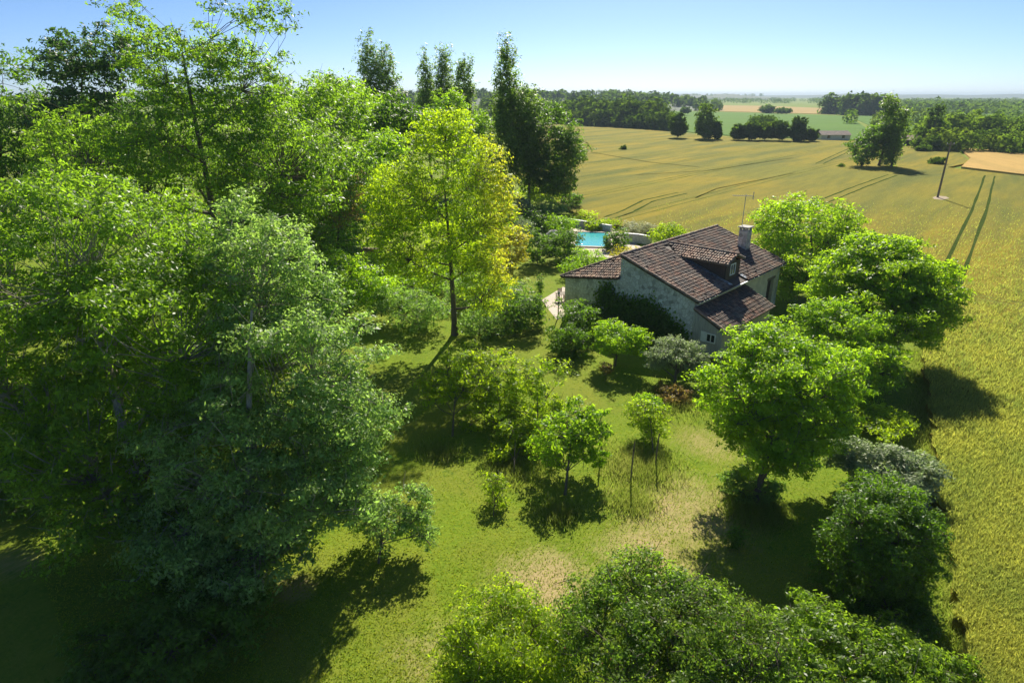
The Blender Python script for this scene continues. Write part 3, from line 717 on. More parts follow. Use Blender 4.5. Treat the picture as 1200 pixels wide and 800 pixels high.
# aerial on its mast, fixed to the chimney
def hw(x, y, z): 
    c, s = E1; return np.array((HA[0]+x*c-y*s, HA[1]+x*s+y*c, z))
ap = hw(14.3, -3.15, 0)
aer = empty('television_aerial', (ap[0], ap[1], 4.6)); tag(aer, 'thin television aerial on a tall mast beside the chimney', 'aerial')
MB().tube([(0, 0, 0), (0, 0, 5.25)], [.035, .03], 6).build('mast', M['zinc'], aer)
MB().tube([(-1.1, .2, 5.1), (.6, -.1, 5.1)], [.022, .022], 5).build('boom', M['zinc'], aer)
for i in range(9):
    q = -1.05+i*.19; MB().tube([(q, .19-.1*i*.19-.33, 5.11), (q+.02, .19-.1*i*.19+.33, 5.11)], [.01, .01], 4).build('rod', M['zinc'], aer)
MB().tube([(.62, -.25, 4.8), (.66, .05, 5.45)], [.02, .02], 4).tube([(.62, .05, 4.8), (.62, -.25, 5.45)], [.02, .02], 4).build('reflector', M['zinc'], aer)

# vine on the gable wall
def vine(name, label, n, pts, rad):
    rng = np.random.default_rng(77); r = empty(name, tuple(hw(-.02, pts[0][0], 0))); tag(r, label, 'climber')
    P = []
    for (y, z), rr in zip(pts, rad):
        k = int(n*rr*rr/sum(q*q for q in rad)); a = rng.normal(size=(k, 2))*rr*.5
        P.append(np.stack((-.03-rng.random(k)**2*.55*rr, y+a[:, 0], np.maximum(.05, z+a[:, 1])), 1))
    P = np.concatenate(P); P = P[(P[:, 2] < 4.3)]
    Wd = np.stack([hw(*q) for q in P]) - np.array(r.location)
    nr = unit(np.array((-E1[0], -E1[1], .5))+rng.normal(size=Wd.shape)*.5)
    me = np_mesh('leaves', leaf_quads(rng, Wd, nr, .2*rng.uniform(.6, 1.4, len(Wd)), .75, .4), np.arange(4*len(Wd)).reshape(-1, 4), rng.random(len(Wd))*.3)
    link('leaves', me, M['ivy'], r)
    mb = MB()
    for (y, z) in pts:
        a = hw(-.04, pts[0][0]*.3+y*.7, 0)-np.array(r.location); b = hw(-.05, y, z)-np.array(r.location); mb.tube(bez(a, (a+b)/2+rng.normal(size=3)*.1, b, 5), np.linspace(.05, .015, 5), 5)
    mb.build('stem', M['bark'], r)
vine('climbing_vine', 'dark leafy vine climbing the shaded stone gable', 11000, [(-1.0, 1.2), (.3, 1.5), (1.2, 2.6), (1.0, 3.2), (-.3, 2.0), (-1.8, 2.0), (-2.6, 2.4), (-3.4, 1.8), (-4.3, 1.6), (-5.2, 1.1), (-5.8, .9), (-3.8, .8), (-2.4, .9), (2.2, 1.0)], [1.1, 1.1, .9, .6, 1.1, 1.1, 1.0, 1.1, 1.0, .9, .8, 1.1, 1.1, .8])

# ================================================================ POOL AND TERRACE
def quad_z(pts, z): return [(p[0], p[1], z) for p in pts]
m, t, out = nodes('pool_water')
v = objco(t); nz = noise(t, 2.2, 4, .6, v, .8)
p = N(t, 'ShaderNodeBsdfPrincipled', Roughness=.08); p.inputs['Base Color'].default_value = (.06, .42, .46, 1); p.inputs['Specular IOR Level'].default_value = .5
L(t, bump(t, nz, .5, .08), p.inputs['Normal']); L(t, p.outputs[0], out.inputs[0]); M['pool_water'] = m
M['paving'] = plain('pale_paving', (.46, .38, .31), .85, .2, 3, .3)
M['liner'] = plain('pool_liner', (.2, .5, .55), .6, .1, 2, 0)
pc = gp(694, 281); prz = math.radians(-8)
pool = empty('swimming_pool', (pc[0], pc[1], 0), prz); tag(pool, 'small turquoise swimming pool among shrubs behind the house', 'pool')
pw, pl_ = 2.1, 4.4
MB().box(-pw, pw, -pl_, pl_, .02, .06).build('water', M['pool_water'], pool)
MB().box(-pw-.45, -pw-.003, -pl_-.45, pl_+.45, .004, .16).box(pw+.003, pw+.45, -pl_-.45, pl_+.45, .004, .16).box(-pw-.002, pw+.002, pl_+.003, pl_+.45, .004, .158).box(-pw-.002, pw+.002, -pl_-.45, -pl_-.003, .004, .158).build('coping', M['paving'], pool)
poly_sheet('pool_terrace', [gp(*q) for q in ((668, 262), (716, 266), (752, 290), (735, 303), (668, 300))], .008, M['paving'])
def wall_run(name, label, pts, h, th, mat, capm):
    P = [gp(*q) for q in pts]; r = empty(name, tuple(P[0])); tag(r, label, 'wall')
    for a, b in zip(P[:-1], P[1:]):
        d = (b-a)/np.linalg.norm(b-a); s = np.array((-d[1], d[0], 0))*th/2; o = P[0]
        q = [a-s-o, b-s-o, b+s-o, a+s-o]
        MB().slab([tuple(x) for x in q], (0, 0, h)).build('wall_section', mat, r)
        s2 = s*1.35; q = [a-s2-o, b-s2-o, b+s2-o, a+s2-o]
        MB().slab([(x[0], x[1], h+.002) for x in q], (0, 0, .1)).build('coping', capm, r)
    return r
M['slate'] = plain('slate_coping', (.26, .27, .28), .6, .2, 4, .2)
wall_run('garden_wall', 'low grey wall with slate coping behind the pool', ((661, 263), (688, 267.5), (716, 272.3)), .9, .35, M['stone'], M['slate'])
wall_run('retaining_wall', 'dark retaining wall right of the pool by the wheat', ((731, 283), (748, 284.5), (763, 287)), 1.05, .4, M['stone'], M['slate'])
wall_run('tiled_wall', 'low earth-coloured wall half hidden left of the golden tree', ((398, 303), (425, 303), (446, 304)), 1.2, .4, plain('earth_render', (.33, .21, .13), .9, .2, 3, .3), M['tile_pink'])
poly_sheet('path', [gp(*q) for q in ((634, 352), (660, 336), (680, 345), (668, 372), (652, 374))], .010, M['paving'])
# terrace table with chairs, post
tc = gp(659, 352); tb = empty('garden_table', tuple(tc), .4); tag(tb, 'small slatted garden table on the paved corner by the house', 'table')
for i in range(6): MB().box(-.6, .6, -.4+i*.135, -.4+i*.135+.12, .70, .73).build('slat', M['wood'], tb)
for sx in (-1, 1):
    for sy in (-1, 1): MB().box(sx*.5-.03, sx*.5+.03, sy*.32-.03, sy*.32+.03, 0, .699).build('leg', M['wood'], tb)
def chair(loc, rz, label):
    r = empty('garden_chair', tuple(loc), rz); tag(r, label, 'chair', 'chairs on the paved corner')
    MB().box(-.22, .22, -.22, .22, .42, .45).build('seat', M['wood'], r)
    for i in range(3): MB().box(-.22, .22, .2, .23, .52+i*.13, .62+i*.13).build('back_slat', M['wood'], r)
    for sx in (-1, 1):
        MB().box(sx*.2-.02, sx*.2+.02, -.2, -.16, 0, .419).build('leg', M['wood'], r); MB().box(sx*.2-.02, sx*.2+.02, .231, .26, 0, .93).build('leg', M['wood'], r)
chair(tc+np.array((-.1, .85, 0)), .4, 'garden chair on the far side of the slatted table')
chair(tc+np.array((.15, -.85, 0)), .4+math.pi, 'garden chair on the near side of the slatted table')
b = gp(654, 372); r = empty('garden_post', tuple(b)); tag(r, 'thin dark lamp post beside the path at the left house corner', 'post')
MB().tube([(0, 0, 0), (0, 0, 2.1)], [.05, .04], 8).build('shaft', M['darkwood'], r); MB().tube([(0, 0, 2.1), (0, 0, 2.14), (0, 0, 2.3), (0, 0, 2.36)], [.05, .1, .1, .02], 8).build('lantern', M['cement'], r)
# pale boulder left of the pool
b = gp(648, 277); bm = bmesh.new(); bmesh.ops.create_icosphere(bm, subdivisions=3, radius=1)
for vv in bm.verts:
    q = vv.co; k = 1+.1*math.sin(q.x*4+1)*math.cos(q.y*5)+.06*math.sin(q.z*9); vv.co = Vector((q.x*1.0*k, q.y*.9*k, max(-.2, q.z*.7*k)))
me = bpy.data.meshes.new('boulder'); bm.to_mesh(me); bm.free()
tag(link('boulder', me, M['cement'], loc=(b[0], b[1], .15), smooth=True), 'pale rounded boulder left of the pool', 'rock')

# ================================================================ POLE, FAR BUILDINGS
b = gp(1098, 234, 0); r = empty('utility_pole', tuple(b)); tag(r, 'tall wooden utility pole standing in the wheat', 'pole')
MB().tube([(0, 0, 0), (0, 0, 5), (0, 0, 10.3)], [.2, .17, .13], 10).build('pole_shaft', M['wood'], r)
MB().box(-.7, .7, -.05, .05, 9.75, 9.87).build('crossarm', M['wood'], r)
for x in (-.6, 0, .6): MB().tube([(x, 0, 9.872), (x, 0, 9.95), (x, 0, 10.0), (x, 0, 10.1)], [.02, .06, .06, .03], 8).build('insulator', M['white_paint'], r)
pts = [gp(1098+dx, 234+dy)[:2] for dx, dy in ((-6, 0), (0, -2), (10, -1), (14, 1), (6, 3), (-4, 2))]
poly_sheet('bare_patch', pts, WZ+.006, M['soil'])
def barn(name, label, px0, px1, py, dep, h, rh, wallm, roofm):
    a, c = gp(px0, py), gp(px1, py); ln = c[0]-a[0]; r = empty(name, ((a[0]+c[0])/2, a[1], 0)); tag(r, label, 'building')
    MB().box(-ln/2, ln/2, 0, dep, 0, h).build('wall', wallm, r)
    MB().slab([(-ln/2-.3, -.4, h+.003), (-ln/2-.3, dep/2, h+rh), (-ln/2-.3, dep+.4, h+.003)], (ln+.6, 0, 0)).build('roof', roofm, r)
    for i in range(max(2, int(ln/7))):
        x = -ln/2+(i+.5)*ln/max(2, int(ln/7)); MB().box(x-.6, x+.6, -.03, -.002, .8, min(2.2, h-.2)).build('window', M['glass'], r)
barn('barn', 'long low red-roofed barn at the far wheat edge', 962, 996, 164.5, 7, 2.2, 1.6, M['plaster'], M['tile'])
barn('shed', 'low brick shed right of the poplar clump at the field edge', 1056, 1084, 172, 7, 2.4, 1.6, M['tile'], M['tile_pink'])
barn('white_farm', 'small white farm at the foot of the wooded hill', 634, 650, 124, 12, 3.5, 2.5, M['white_paint'], M['tile'])
barn('pale_farm', 'pale farm buildings on the straw field horizon', 768, 782, 124.2, 12, 4, 3, M['white_paint'], M['tile'])

# ================================================================ TREES AND SHRUBS
# lobes: (photo x, photo y, half width, half height, forward distance[, density])
T = plant
# ---- left foreground
T('ash_tree', 'huge ash tree filling the left foreground with pale branches showing', 'tree',
  [(95, 300, 150, 105, 27), (40, 405, 125, 90, 26), (200, 400, 120, 110, 25), (125, 505, 120, 80, 23.5), (150, 590, 85, 60, 21.5), (215, 640, 70, 50, 20)], 'ash', 160000, .188, .9,
  base=(185, 655), tr=.42, bark='palebark', twigs=2, fork=.5)
T('ash_tree', 'grey-green ash with silvery leaves right of the huge ash', 'tree',
  [(310, 330, 85, 85, 27), (340, 440, 105, 95, 24), (400, 500, 65, 60, 23), (280, 520, 100, 80, 22), (350, 570, 85, 60, 21), (240, 600, 85, 55, 20.5), (290, 650, 75, 50, 19)], 'ash_grey', 130000, .168, .8,
  base=(300, 690), tr=.3, twigs=2, bark='palebark', fork=.5)
T('ash_tree', 'tall ash with sparse twiggy top rising against the sky', 'tree',
  [(240, 160, 105, 70, 49), (165, 50, 38, 55, 49, .6), (225, 95, 65, 60, 50, .7), (320, 60, 32, 60, 50, .5), (330, 190, 75, 65, 48), (120, 190, 85, 65, 48), (265, 25, 35, 40, 51, .35), (290, 100, 45, 50, 50, .6)], 'ash', 66000, .27, 1.15,
  tr=.45, twigs=3, fork=.4)
T('ash_tree', 'leafy ash crown at mid height left of the golden tree', 'tree',
  [(360, 230, 70, 70, 58), (400, 170, 55, 60, 60), (330, 280, 65, 55, 56), (385, 120, 40, 35, 62, .8), (300, 240, 50, 60, 58)], 'ash', 50000, .29, 1.25, tr=.35, twigs=1)
T('hedge_tree', 'shaded green tree filling the gap behind the tall ash', 'tree', [(180, 265, 80, 55, 62), (90, 245, 70, 55, 64), (270, 295, 70, 45, 60)], 'mid', 16000, .38, 1.5, tr=.3)
T('bare_tree', 'brown half-bare tree with upright twigs left of the golden tree', 'tree',
  [(405, 225, 30, 45, 56, .5)], 'rust', 1500, .2, 1.0, base=(395, 330), tr=.16, twigs=6, fork=.9)
T('shade_bush', 'low leafy bush in the deep shade beneath the ashes', 'bush', [(225, 735, 85, 65, 16.5), (140, 770, 60, 40, 16)], 'dark', 16000, .17, .7, tr=.1, stem='stem', crown='foliage')
T('shade_bush', 'dark bush at the left edge beside the sunlit grass', 'bush', [(15, 560, 50, 32, 28), (70, 575, 40, 30, 26)], 'dark', 8000, .2, .8, tr=.1, stem='stem', crown='foliage')
T('background_tree', 'dark tree at the far left edge against the sky', 'tree', [(10, 110, 42, 65, 62), (45, 160, 45, 60, 60), (0, 200, 60, 70, 58)], 'dark', 15000, .38, 1.8, base=(15, 330), tr=.4)
T('background_tree', 'bluish dark rounded tree second from the left skyline', 'tree', [(100, 90, 48, 50, 60), (105, 150, 55, 60, 60), (75, 65, 25, 25, 60), (140, 70, 30, 35, 61)], 'bluedark', 16000, .38, 1.7, base=(100, 320), tr=.4)
# ---- middle distance, left of the house
T('golden_tree', 'golden-leaved tree with slender dark trunk in the garden centre', 'tree',
  [(520, 190, 50, 55, 47.5), (555, 215, 42, 60, 46.5), (480, 235, 45, 50, 47), (500, 290, 55, 40, 46.5, .8), (560, 280, 40, 50, 46.5), (570, 335, 32, 38, 45.5), (530, 150, 25, 25, 48), (462, 285, 35, 34, 46, .8), (455, 235, 25, 35, 47.5, .8), (590, 250, 18, 40, 46)], 'gold', 46000, .22, .85,
  base=(533, 392), ragged=.05, tr=.26, twigs=1, fork=.75, droop=.4,
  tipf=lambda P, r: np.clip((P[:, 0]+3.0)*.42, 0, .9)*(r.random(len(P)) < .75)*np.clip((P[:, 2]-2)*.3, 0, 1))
T('round_tree', 'dense round dark-green tree in front of the leftmost poplars', 'tree', [(462, 138, 34, 30, 84), (440, 150, 30, 30, 84), (478, 155, 25, 25, 82)], 'dark', 10000, .45, 1.7, base=(460, 240), tr=.3)
T('spindle_tree', 'green bushy tree between round dark tree and golden tree', 'tree', [(440, 195, 34, 38, 68), (420, 220, 30, 35, 66), (455, 180, 25, 25, 70)], 'mid', 9000, .38, 1.4, base=(438, 275), tr=.25)
for px, ytop, hw, Y, lab in ((433, 46, 14, 118, 'leftmost tall poplar of the skyline, left stem of the pair'), (454, 52, 16, 121, 'leftmost pair of skyline poplars, its right stem'), (500, 66, 11.5, 132, 'slim poplar, left of the middle skyline pair'),
                             (521, 61, 14, 130, 'taller poplar of the middle skyline group'), (544, 70, 14, 128, 'shorter poplar right of the middle skyline group')):
    yb = 175
    T('poplar_tree', lab, 'tree', [(px, ytop+(yb-ytop)*.28, hw*.85, (yb-ytop)*.28, Y), (px, ytop+(yb-ytop)*.55, hw*.9, (yb-ytop)*.35, Y), (px+1, ytop+(yb-ytop)*.8, hw*1.2, (yb-ytop)*.25, Y)], 'poplar', 13000, .42, 1.0, tr=.35, flat=1.9, droop=-.2, group='skyline poplars', inner=.3, ragged=.05)
T('poplar_tree', 'tallest poplar, standing dark just left of the wheat field', 'tree', [(594, 88, 12, 38, 104), (598, 130, 17, 50, 104), (592, 180, 22, 45, 103), (606, 160, 17, 45, 104), (585, 120, 8, 36, 104)], 'poplar', 24000, .40, 1.1, base=(597, 230), tr=.5, flat=1.8, droop=-.2, inner=.3, group='skyline poplars', ragged=.05)
T('poplar_tree', 'shorter poplar between the tallest poplar and the broad tree', 'tree', [(621, 145, 15, 34, 106), (622, 185, 20, 40, 106)], 'poplar', 9000, .48, 1.3, tr=.3, flat=1.8, droop=-.2, inner=.3, group='skyline poplars', ragged=.05)
T('broad_tree', 'broad dark tree at the wheat edge right of the poplars', 'tree', [(650, 155, 28, 28, 108), (655, 185, 28, 30, 107), (640, 200, 22, 22, 106), (670, 180, 15, 20, 107), (645, 132, 16, 14, 109), (650, 212, 26, 18, 105)], 'dark', 19000, .42, 1.3, base=(650, 232), tr=.4)
T('hedge_tree', 'light green rounded tree in front of the middle poplars', 'tree', [(527, 130, 24, 22, 118), (565, 150, 16, 16, 112)], 'mid', 6000, .5, 1.6, tr=.3)
T('hedge_tree', 'dark bushy tree filling the gap left of the tallest poplar', 'tree', [(560, 200, 30, 30, 98), (545, 170, 30, 35, 108), (505, 150, 22, 30, 110)], 'dark', 8000, .48, 1.7, tr=.3)
T('hedge_tree', 'shadowy tree behind the half-bare brown tree', 'tree', [(420, 262, 40, 22, 74), (380, 250, 40, 30, 76), (310, 210, 60, 50, 80), (250, 200, 60, 60, 82)], 'dark', 9000, .5, 1.9, tr=.3)
T('hedge_tree', 'green tree on the skyline between ash top and leftmost poplars', 'tree', [(385, 115, 30, 25, 72), (415, 120, 22, 25, 78), (350, 130, 25, 25, 70)], 'mid', 8000, .42, 1.6, tr=.3)
# ---- shrubs from the golden tree to the pool
SH = [
 ('shrub', 'pale green loose shrub left of the golden trunk beyond the lawn', [(405, 325, 42, 32, 52), (438, 345, 30, 24, 51), (380, 345, 30, 26, 50)], 'bright', 13000, .24),
 ('shrub', 'grey-green flowering shrub just left of the golden trunk', [(492, 364, 36, 24, 48.5), (462, 356, 28, 20, 49.5)], 'olive', 9000, .2),
 ('shrub', 'small glossy shrub at the foot of the golden trunk', [(562, 380, 28, 20, 47)], 'olive', 4500, .18),
 ('shrub', 'dense dark round shrub right of the golden trunk', [(610, 368, 34, 28, 48.5)], 'dark', 8000, .2),
 ('shrub', 'soft grey-green shrub behind the golden trunk', [(585, 345, 32, 26, 54), (545, 342, 28, 22, 55)], 'olive', 7000, .22),
 ('shrub', 'dark hedge shrub in shadow behind the pale loose shrub', [(385, 296, 40, 24, 62), (425, 312, 30, 18, 60)], 'dark', 7000, .28),
 ('shrub', 'bushy green hedge filling the border behind the golden tree', [(500, 325, 40, 26, 60), (460, 318, 34, 22, 62), (540, 315, 34, 26, 62)], 'mid', 10000, .26),
 ('shrub', 'tall hedge bush behind the golden tree by the far garden', [(570, 275, 28, 26, 76), (545, 255, 26, 26, 82)], 'mid', 6000, .3),
 ('shrub', 'orange-yellow shrub on the left side of the bright lawn', [(601, 290, 20, 27, 66), (588, 312, 15, 18, 63)], 'yellow', 6500, .22),
 ('shrub', 'green shrub between orange shrub and large pool bush', [(630, 290, 20, 20, 70)], 'dark', 4000, .24),
 ('shrub', 'large round dark bush directly left of the pool', [(662, 290, 25, 24, 71)], 'dark', 8500, .22),
 ('shrub', 'round green bush right of the pool water', [(722, 284, 15, 15, 77)], 'dark', 4000, .22),
 ('shrub', 'yellow-green low shrub along the far pool wall', [(697, 264, 13, 7, 91)], 'lime', 2200, .24),
 ('shrub', 'bright shrub at the roof edge beside the ridge', [(782, 274, 22, 13, 78)], 'lime', 5000, .24),
 ('shrub', 'cream feathery grass tuft by the wheat above the roof', [(748, 268, 18, 9, 88)], 'white', 2600, .22),
 ('shrub', 'green shrub in front of the small hip roof', [(692, 305, 26, 14, 66), (672, 315, 18, 10, 64)], 'mid', 5000, .2),
 ('shrub', 'yellowish low shrub between pool and house ridge', [(738, 297, 22, 9, 71)], 'yellow', 2800, .18),
 ('shrub', 'silvery round shrub below the broad tree', [(607, 243, 16, 15, 95)], 'silver', 3000, .28),
 ('shrub', 'green low shrub below the broad tree, right of the silvery one', [(635, 228, 28, 12, 108)], 'lime', 3800, .32),
 ('shrub', 'dark round shrub at the wheat corner below the broad tree', [(668, 234, 15, 10, 108)], 'dark', 2600, .3),
 ('shrub', 'grey spreading shrub in the middle of the far garden', [(642, 246, 26, 11, 98)], 'olive', 3800, .28),
 ('shrub', 'dark clipped shrub in the far garden', [(625, 259, 20, 12, 90)], 'dark', 3000, .26),
 ('shrub', 'pale shrub with white flowers left of the boulder', [(612, 268, 16, 12, 84)], 'silver', 2600, .24),
 ('shrub', 'green hedge shrub left of the low grey pool wall', [(655, 262, 22, 11, 88)], 'mid', 3200, .26),
 ('shrub', 'tiny dark upright conifer on the bright lawn', [(633, 335, 5, 12, 56)], 'dark', 1200, .14),
 ('shrub', 'green shrub at the left end of the far hedge', [(588, 252, 18, 18, 84)], 'mid', 3000, .26),
 ('shrub', 'low green edging shrub between the wheat and the pool wall', [(715, 262, 16, 6, 95), (685, 254, 18, 7, 98)], 'lime', 2400, .26),
]
for nm, lab, lb, mt, n, ls in SH:
    T(nm, lab, 'shrub', lb, mt, n, ls, tr=.06, stem='stem', crown='foliage', group='garden shrubs', flat=.8, inner=.35)
# ---- in front of the house
T('evergreen_shrub', 'tall dark shrub with greyish top at the left house corner', 'shrub', [(678, 372, 22, 20, 45.5), (666, 402, 26, 24, 43.5)], 'dark', 10000, .17, .6, tr=.1, stem='stem', crown='foliage')
T('evergreen_shrub', 'rounded bright green shrub in the middle of the house front', 'shrub', [(722, 396, 28, 22, 41), (744, 400, 18, 17, 40.5)], 'bright', 12000, .15, .45, ragged=.03, tr=.12, stem='stem', crown='foliage')
T('olive_tree', 'silvery grey olive tree in front of the lean-to', 'tree', [(795, 412, 28, 19, 39), (772, 420, 17, 15, 38.5), (810, 424, 16, 15, 38)], 'silver', 13000, .15, .42, ragged=.04, base=(790, 452), tr=.13, stem='trunk')
T('rose_bush', 'rust and pink rose bush in front of the olive tree', 'bush', [(790, 462, 18, 13, 36), (775, 455, 9, 8, 36.5)], 'rust', 2600, .13, .35, tr=.04, stem='stem', crown='foliage')
T('rose_bush', 'small pale flowering bush on the lawn before the round shrub', 'bush', [(711, 432, 9, 9, 38.5)], 'rust', 900, .11, .3, tr=.03, stem='stem', crown='foliage')
T('shrub', 'low green shrub in the shade at the rose bush', 'shrub', [(760, 470, 18, 9, 35.5)], 'mid', 2000, .13, .35, tr=.04, stem='stem', crown='foliage')
# ---- right of the house
T('walnut_tree', 'spreading walnut behind the right end of the house', 'tree', [(945, 262, 55, 34, 60), (985, 275, 32, 35, 59), (915, 270, 30, 30, 61), (945, 305, 60, 35, 58), (925, 330, 30, 20, 57)], 'walnut', 52000, .23, .9, ragged=.1, base=(950, 352), tr=.3, twigs=1)
T('walnut_tree', 'wide dark-hearted walnut at the edge of the wheat', 'tree', [(1040, 320, 62, 36, 43), (1085, 335, 38, 38, 42), (990, 335, 45, 32, 44), (1050, 370, 60, 38, 41), (1030, 290, 40, 18, 44.5), (1085, 360, 32, 36, 41)], 'walnut', 76000, .21, .85, ragged=.1, base=(1045, 430), tr=.32, twigs=1, fork=.5)
T('hazel_tree', 'bright green hazel between the house and the lone garden tree', 'tree', [(990, 390, 48, 38, 38), (1015, 430, 45, 40, 36), (965, 370, 28, 22, 39)], 'bright', 40000, .175, .7, ragged=.12, base=(1000, 475), tr=.18, twigs=1)
T('maple_tree', 'round green tree on a leaning trunk, standing alone on the lawn', 'tree', [(922, 440, 68, 52, 27), (868, 470, 48, 48, 26.5), (960, 475, 44, 50, 27), (910, 510, 65, 42, 25.5), (980, 440, 30, 32, 28), (905, 405, 40, 28, 28)], 'bright', 90000, .145, .6, base=(884, 590), tr=.2, twigs=2, fork=.6)
T('tuft_shrub', 'leafy tuft around the leaning trunk of the lone tree', 'bush', [(868, 565, 20, 20, 25.5), (900, 575, 18, 18, 25)], 'olive', 6500, .14, .4, tr=.05, stem='stem', crown='foliage')
T('tuft_shrub', 'small dark sapling left of the lone tree shadow', 'bush', [(862, 632, 10, 17, 22)], 'dark', 1000, .12, .3, tr=.03, stem='stem', crown='foliage')
T('hedge_shrub', 'low yellow-green hedge below the walnut by the wheat', 'hedge', [(1035, 492, 38, 16, 31.5), (1005, 488, 22, 14, 32)], 'lime', 9000, .15, .5, tr=.06, stem='stem', crown='foliage')
T('hedge_shrub', 'dark laurel with whitish shining top beside the wheat', 'shrub', [(1033, 545, 56, 34, 25.5), (1065, 565, 32, 36, 25)], 'silver', 22000, .17, .55, tr=.1, stem='stem', crown='foliage', up=.8)
T('hedge_shrub', 'clipped domed evergreen with two shaggy tops by the wheat edge', 'shrub', [(1030, 588, 40, 36, 20.5), (1000, 655, 38, 75, 18.7), (1060, 660, 38, 75, 18.7), (1030, 640, 50, 62, 19)], 'ivy', 56000, .115, .34, ragged=.03, inner=.6, tr=.12, stem='stem', crown='foliage')
T('hedge_shrub', 'low clipped box dome at the foot of the evergreen', 'shrub', [(1045, 715, 55, 22, 20.5)], 'dark', 11000, .11, .4, tr=.06, stem='stem', crown='foliage', spread=.6)
# ---- bottom foreground
plum = T('plum_tree', 'dark plum tree crown with red fruit at the bottom centre', 'tree', [(790, 735, 105, 60, 14.5), (720, 750, 70, 60, 14.5), (850, 760, 80, 55, 14), (770, 690, 60, 35, 15.5)], 'plum', 60000, .11, .5, base=(790, 900), tr=.16, twigs=2)
rf = np.random.default_rng(9); cm = [c for c in plum.children if c.name.startswith('crown')][0].data; cr = np.empty(len(cm.vertices)*3, np.float32); cm.vertices.foreach_get('co', cr); cr = cr.reshape(-1, 3)[::1201][:140]
ov = np.array([(1, 0, 0), (-1, 0, 0), (0, 1, 0), (0, -1, 0), (0, 0, 1), (0, 0, -1)])*.028; of = np.array([(0, 2, 4), (2, 1, 4), (1, 3, 4), (3, 0, 4), (2, 0, 5), (1, 2, 5), (3, 1, 5), (0, 3, 5)])
fo = link('fruit', np_mesh('fruit', (cr[:, None]+ov[None]).reshape(-1, 3), (of[None]+6*np.arange(len(cr))[:, None, None]).reshape(-1, 3)), plain('red_plum', (.30, .03, .03), .35, .3, 20, 0), plum); fo['kind'] = 'stuff'
T('cherry_laurel', 'glossy long-leaved laurel along the bottom right edge', 'shrub', [(990, 765, 80, 48, 14.5), (1070, 790, 65, 40, 14), (920, 780, 60, 45, 14)], 'laurel', 34000, .15, .5, base=(1000, 860), tr=.12, aspect=.38, twigs=1)
T('young_plum', 'yellow-green leafy tree at the bottom left of the plum', 'tree', [(590, 735, 60, 50, 15.5), (560, 770, 50, 45, 15), (630, 770, 45, 45, 15)], 'lime', 32000, .11, .5, base=(590, 850), tr=.1, twigs=1)
# ---- young orchard trees on the lawn
T('orchard_tree', 'yellow-leaved young tree at the left of the orchard', 'tree', [(543, 435, 36, 28, 33.5, .6), (518, 452, 28, 24, 33, .6), (562, 458, 24, 22, 33, .6)], 'gold', 9000, .17, .6, base=(530, 512), tr=.07, twigs=3, fork=.8)
T('orchard_tree', 'airy pale green young tree in the middle of the orchard', 'tree', [(592, 445, 34, 36, 33.5, .55), (575, 480, 30, 28, 32.5, .5), (560, 420, 22, 20, 35, .5)], 'lime', 9000, .17, .6, base=(590, 510), tr=.07, twigs=3, fork=.8)
T('orchard_tree', 'tallest airy young tree, right of the orchard middle', 'tree', [(630, 450, 30, 34, 32.5, .55), (645, 485, 24, 26, 31.5, .5), (612, 495, 24, 24, 31, .5)], 'lime', 8000, .17, .6, base=(630, 525), tr=.07, twigs=3, fork=.8)
T('orchard_tree', 'low thin young tree in front of the orchard middle', 'tree', [(608, 512, 26, 24, 29.5, .5), (590, 530, 18, 16, 29, .4)], 'lime', 4500, .16, .55, base=(602, 560), tr=.05, twigs=3, fork=.8)
T('orchard_tree', 'greenest young orchard tree casting a star-shaped shadow', 'tree', [(675, 495, 34, 32, 28, .7), (650, 525, 28, 30, 27, .6), (692, 520, 24, 26, 27, .6)], 'bright', 12000, .16, .5, base=(662, 580), tr=.08, twigs=3, fork=.7)
T('orchard_tree', 'small round young tree among stakes in the orchard', 'tree', [(757, 484, 24, 20, 31, .8), (765, 505, 18, 15, 30.5, .6)], 'lime', 4500, .14, .45, base=(766, 538), tr=.05, twigs=2, fork=.9)
T('sapling', 'tiny thin sapling in the middle of the near lawn', 'tree', [(580, 568, 15, 17, 25), (586, 590, 10, 10, 24.6)], 'lime', 1300, .13, .3, base=(578, 606), tr=.03, twigs=1, fork=.9)
T('sapling', 'leafy sapling right of the silvery ash on the lawn', 'tree', [(455, 608, 38, 30, 21.5, .8), (485, 590, 25, 25, 22, .7), (425, 600, 25, 30, 22, .7), (495, 625, 22, 18, 21, .6)], 'ash_grey', 9000, .14, .42, base=(443, 660), tr=.06, twigs=2, fork=.8)
# ---- in and beyond the wheat
T('field_tree', 'tiny lone tree standing in the middle of the wheat', 'tree', [(731, 174, 3.2, 4, 232)], 'far', 500, .6, .8, tr=.15)
T('field_bush', 'round dark bush in the wheat beside the pole', 'bush', [(1098, 190, 8, 5.5, 190)], 'far', 1200, .6, .9, tr=.15, stem='stem', crown='foliage')
T('field_bush', 'tiny bush left of the poplar clump in the wheat', 'bush', [(986, 195, 3.5, 2.8, 174)], 'far', 300, .5, .6, tr=.08, stem='stem', crown='foliage')
T('poplar_clump_tree', 'tallest poplar of the clump in the wheat', 'tree', [(1043, 130, 9, 16, 174), (1041, 160, 13, 26, 174)], 'poplar', 6000, .62, 1.6, tr=.4, flat=1.6, inner=.3, group='poplar clump in the wheat')
T('poplar_clump_tree', 'right leaning poplar of the clump in the wheat', 'tree', [(1058, 140, 7, 14, 172), (1048, 172, 11, 24, 172)], 'poplar', 4500, .62, 1.6, tr=.35, base=(1044, 197), flat=1.6, inner=.3, group='poplar clump in the wheat')
T('poplar_clump_tree', 'broad round left tree of the clump in the wheat', 'tree', [(1013, 175, 17, 20, 173), (1025, 165, 14, 18, 174)], 'dark', 6000, .62, 1.7, tr=.35, group='poplar clump in the wheat')
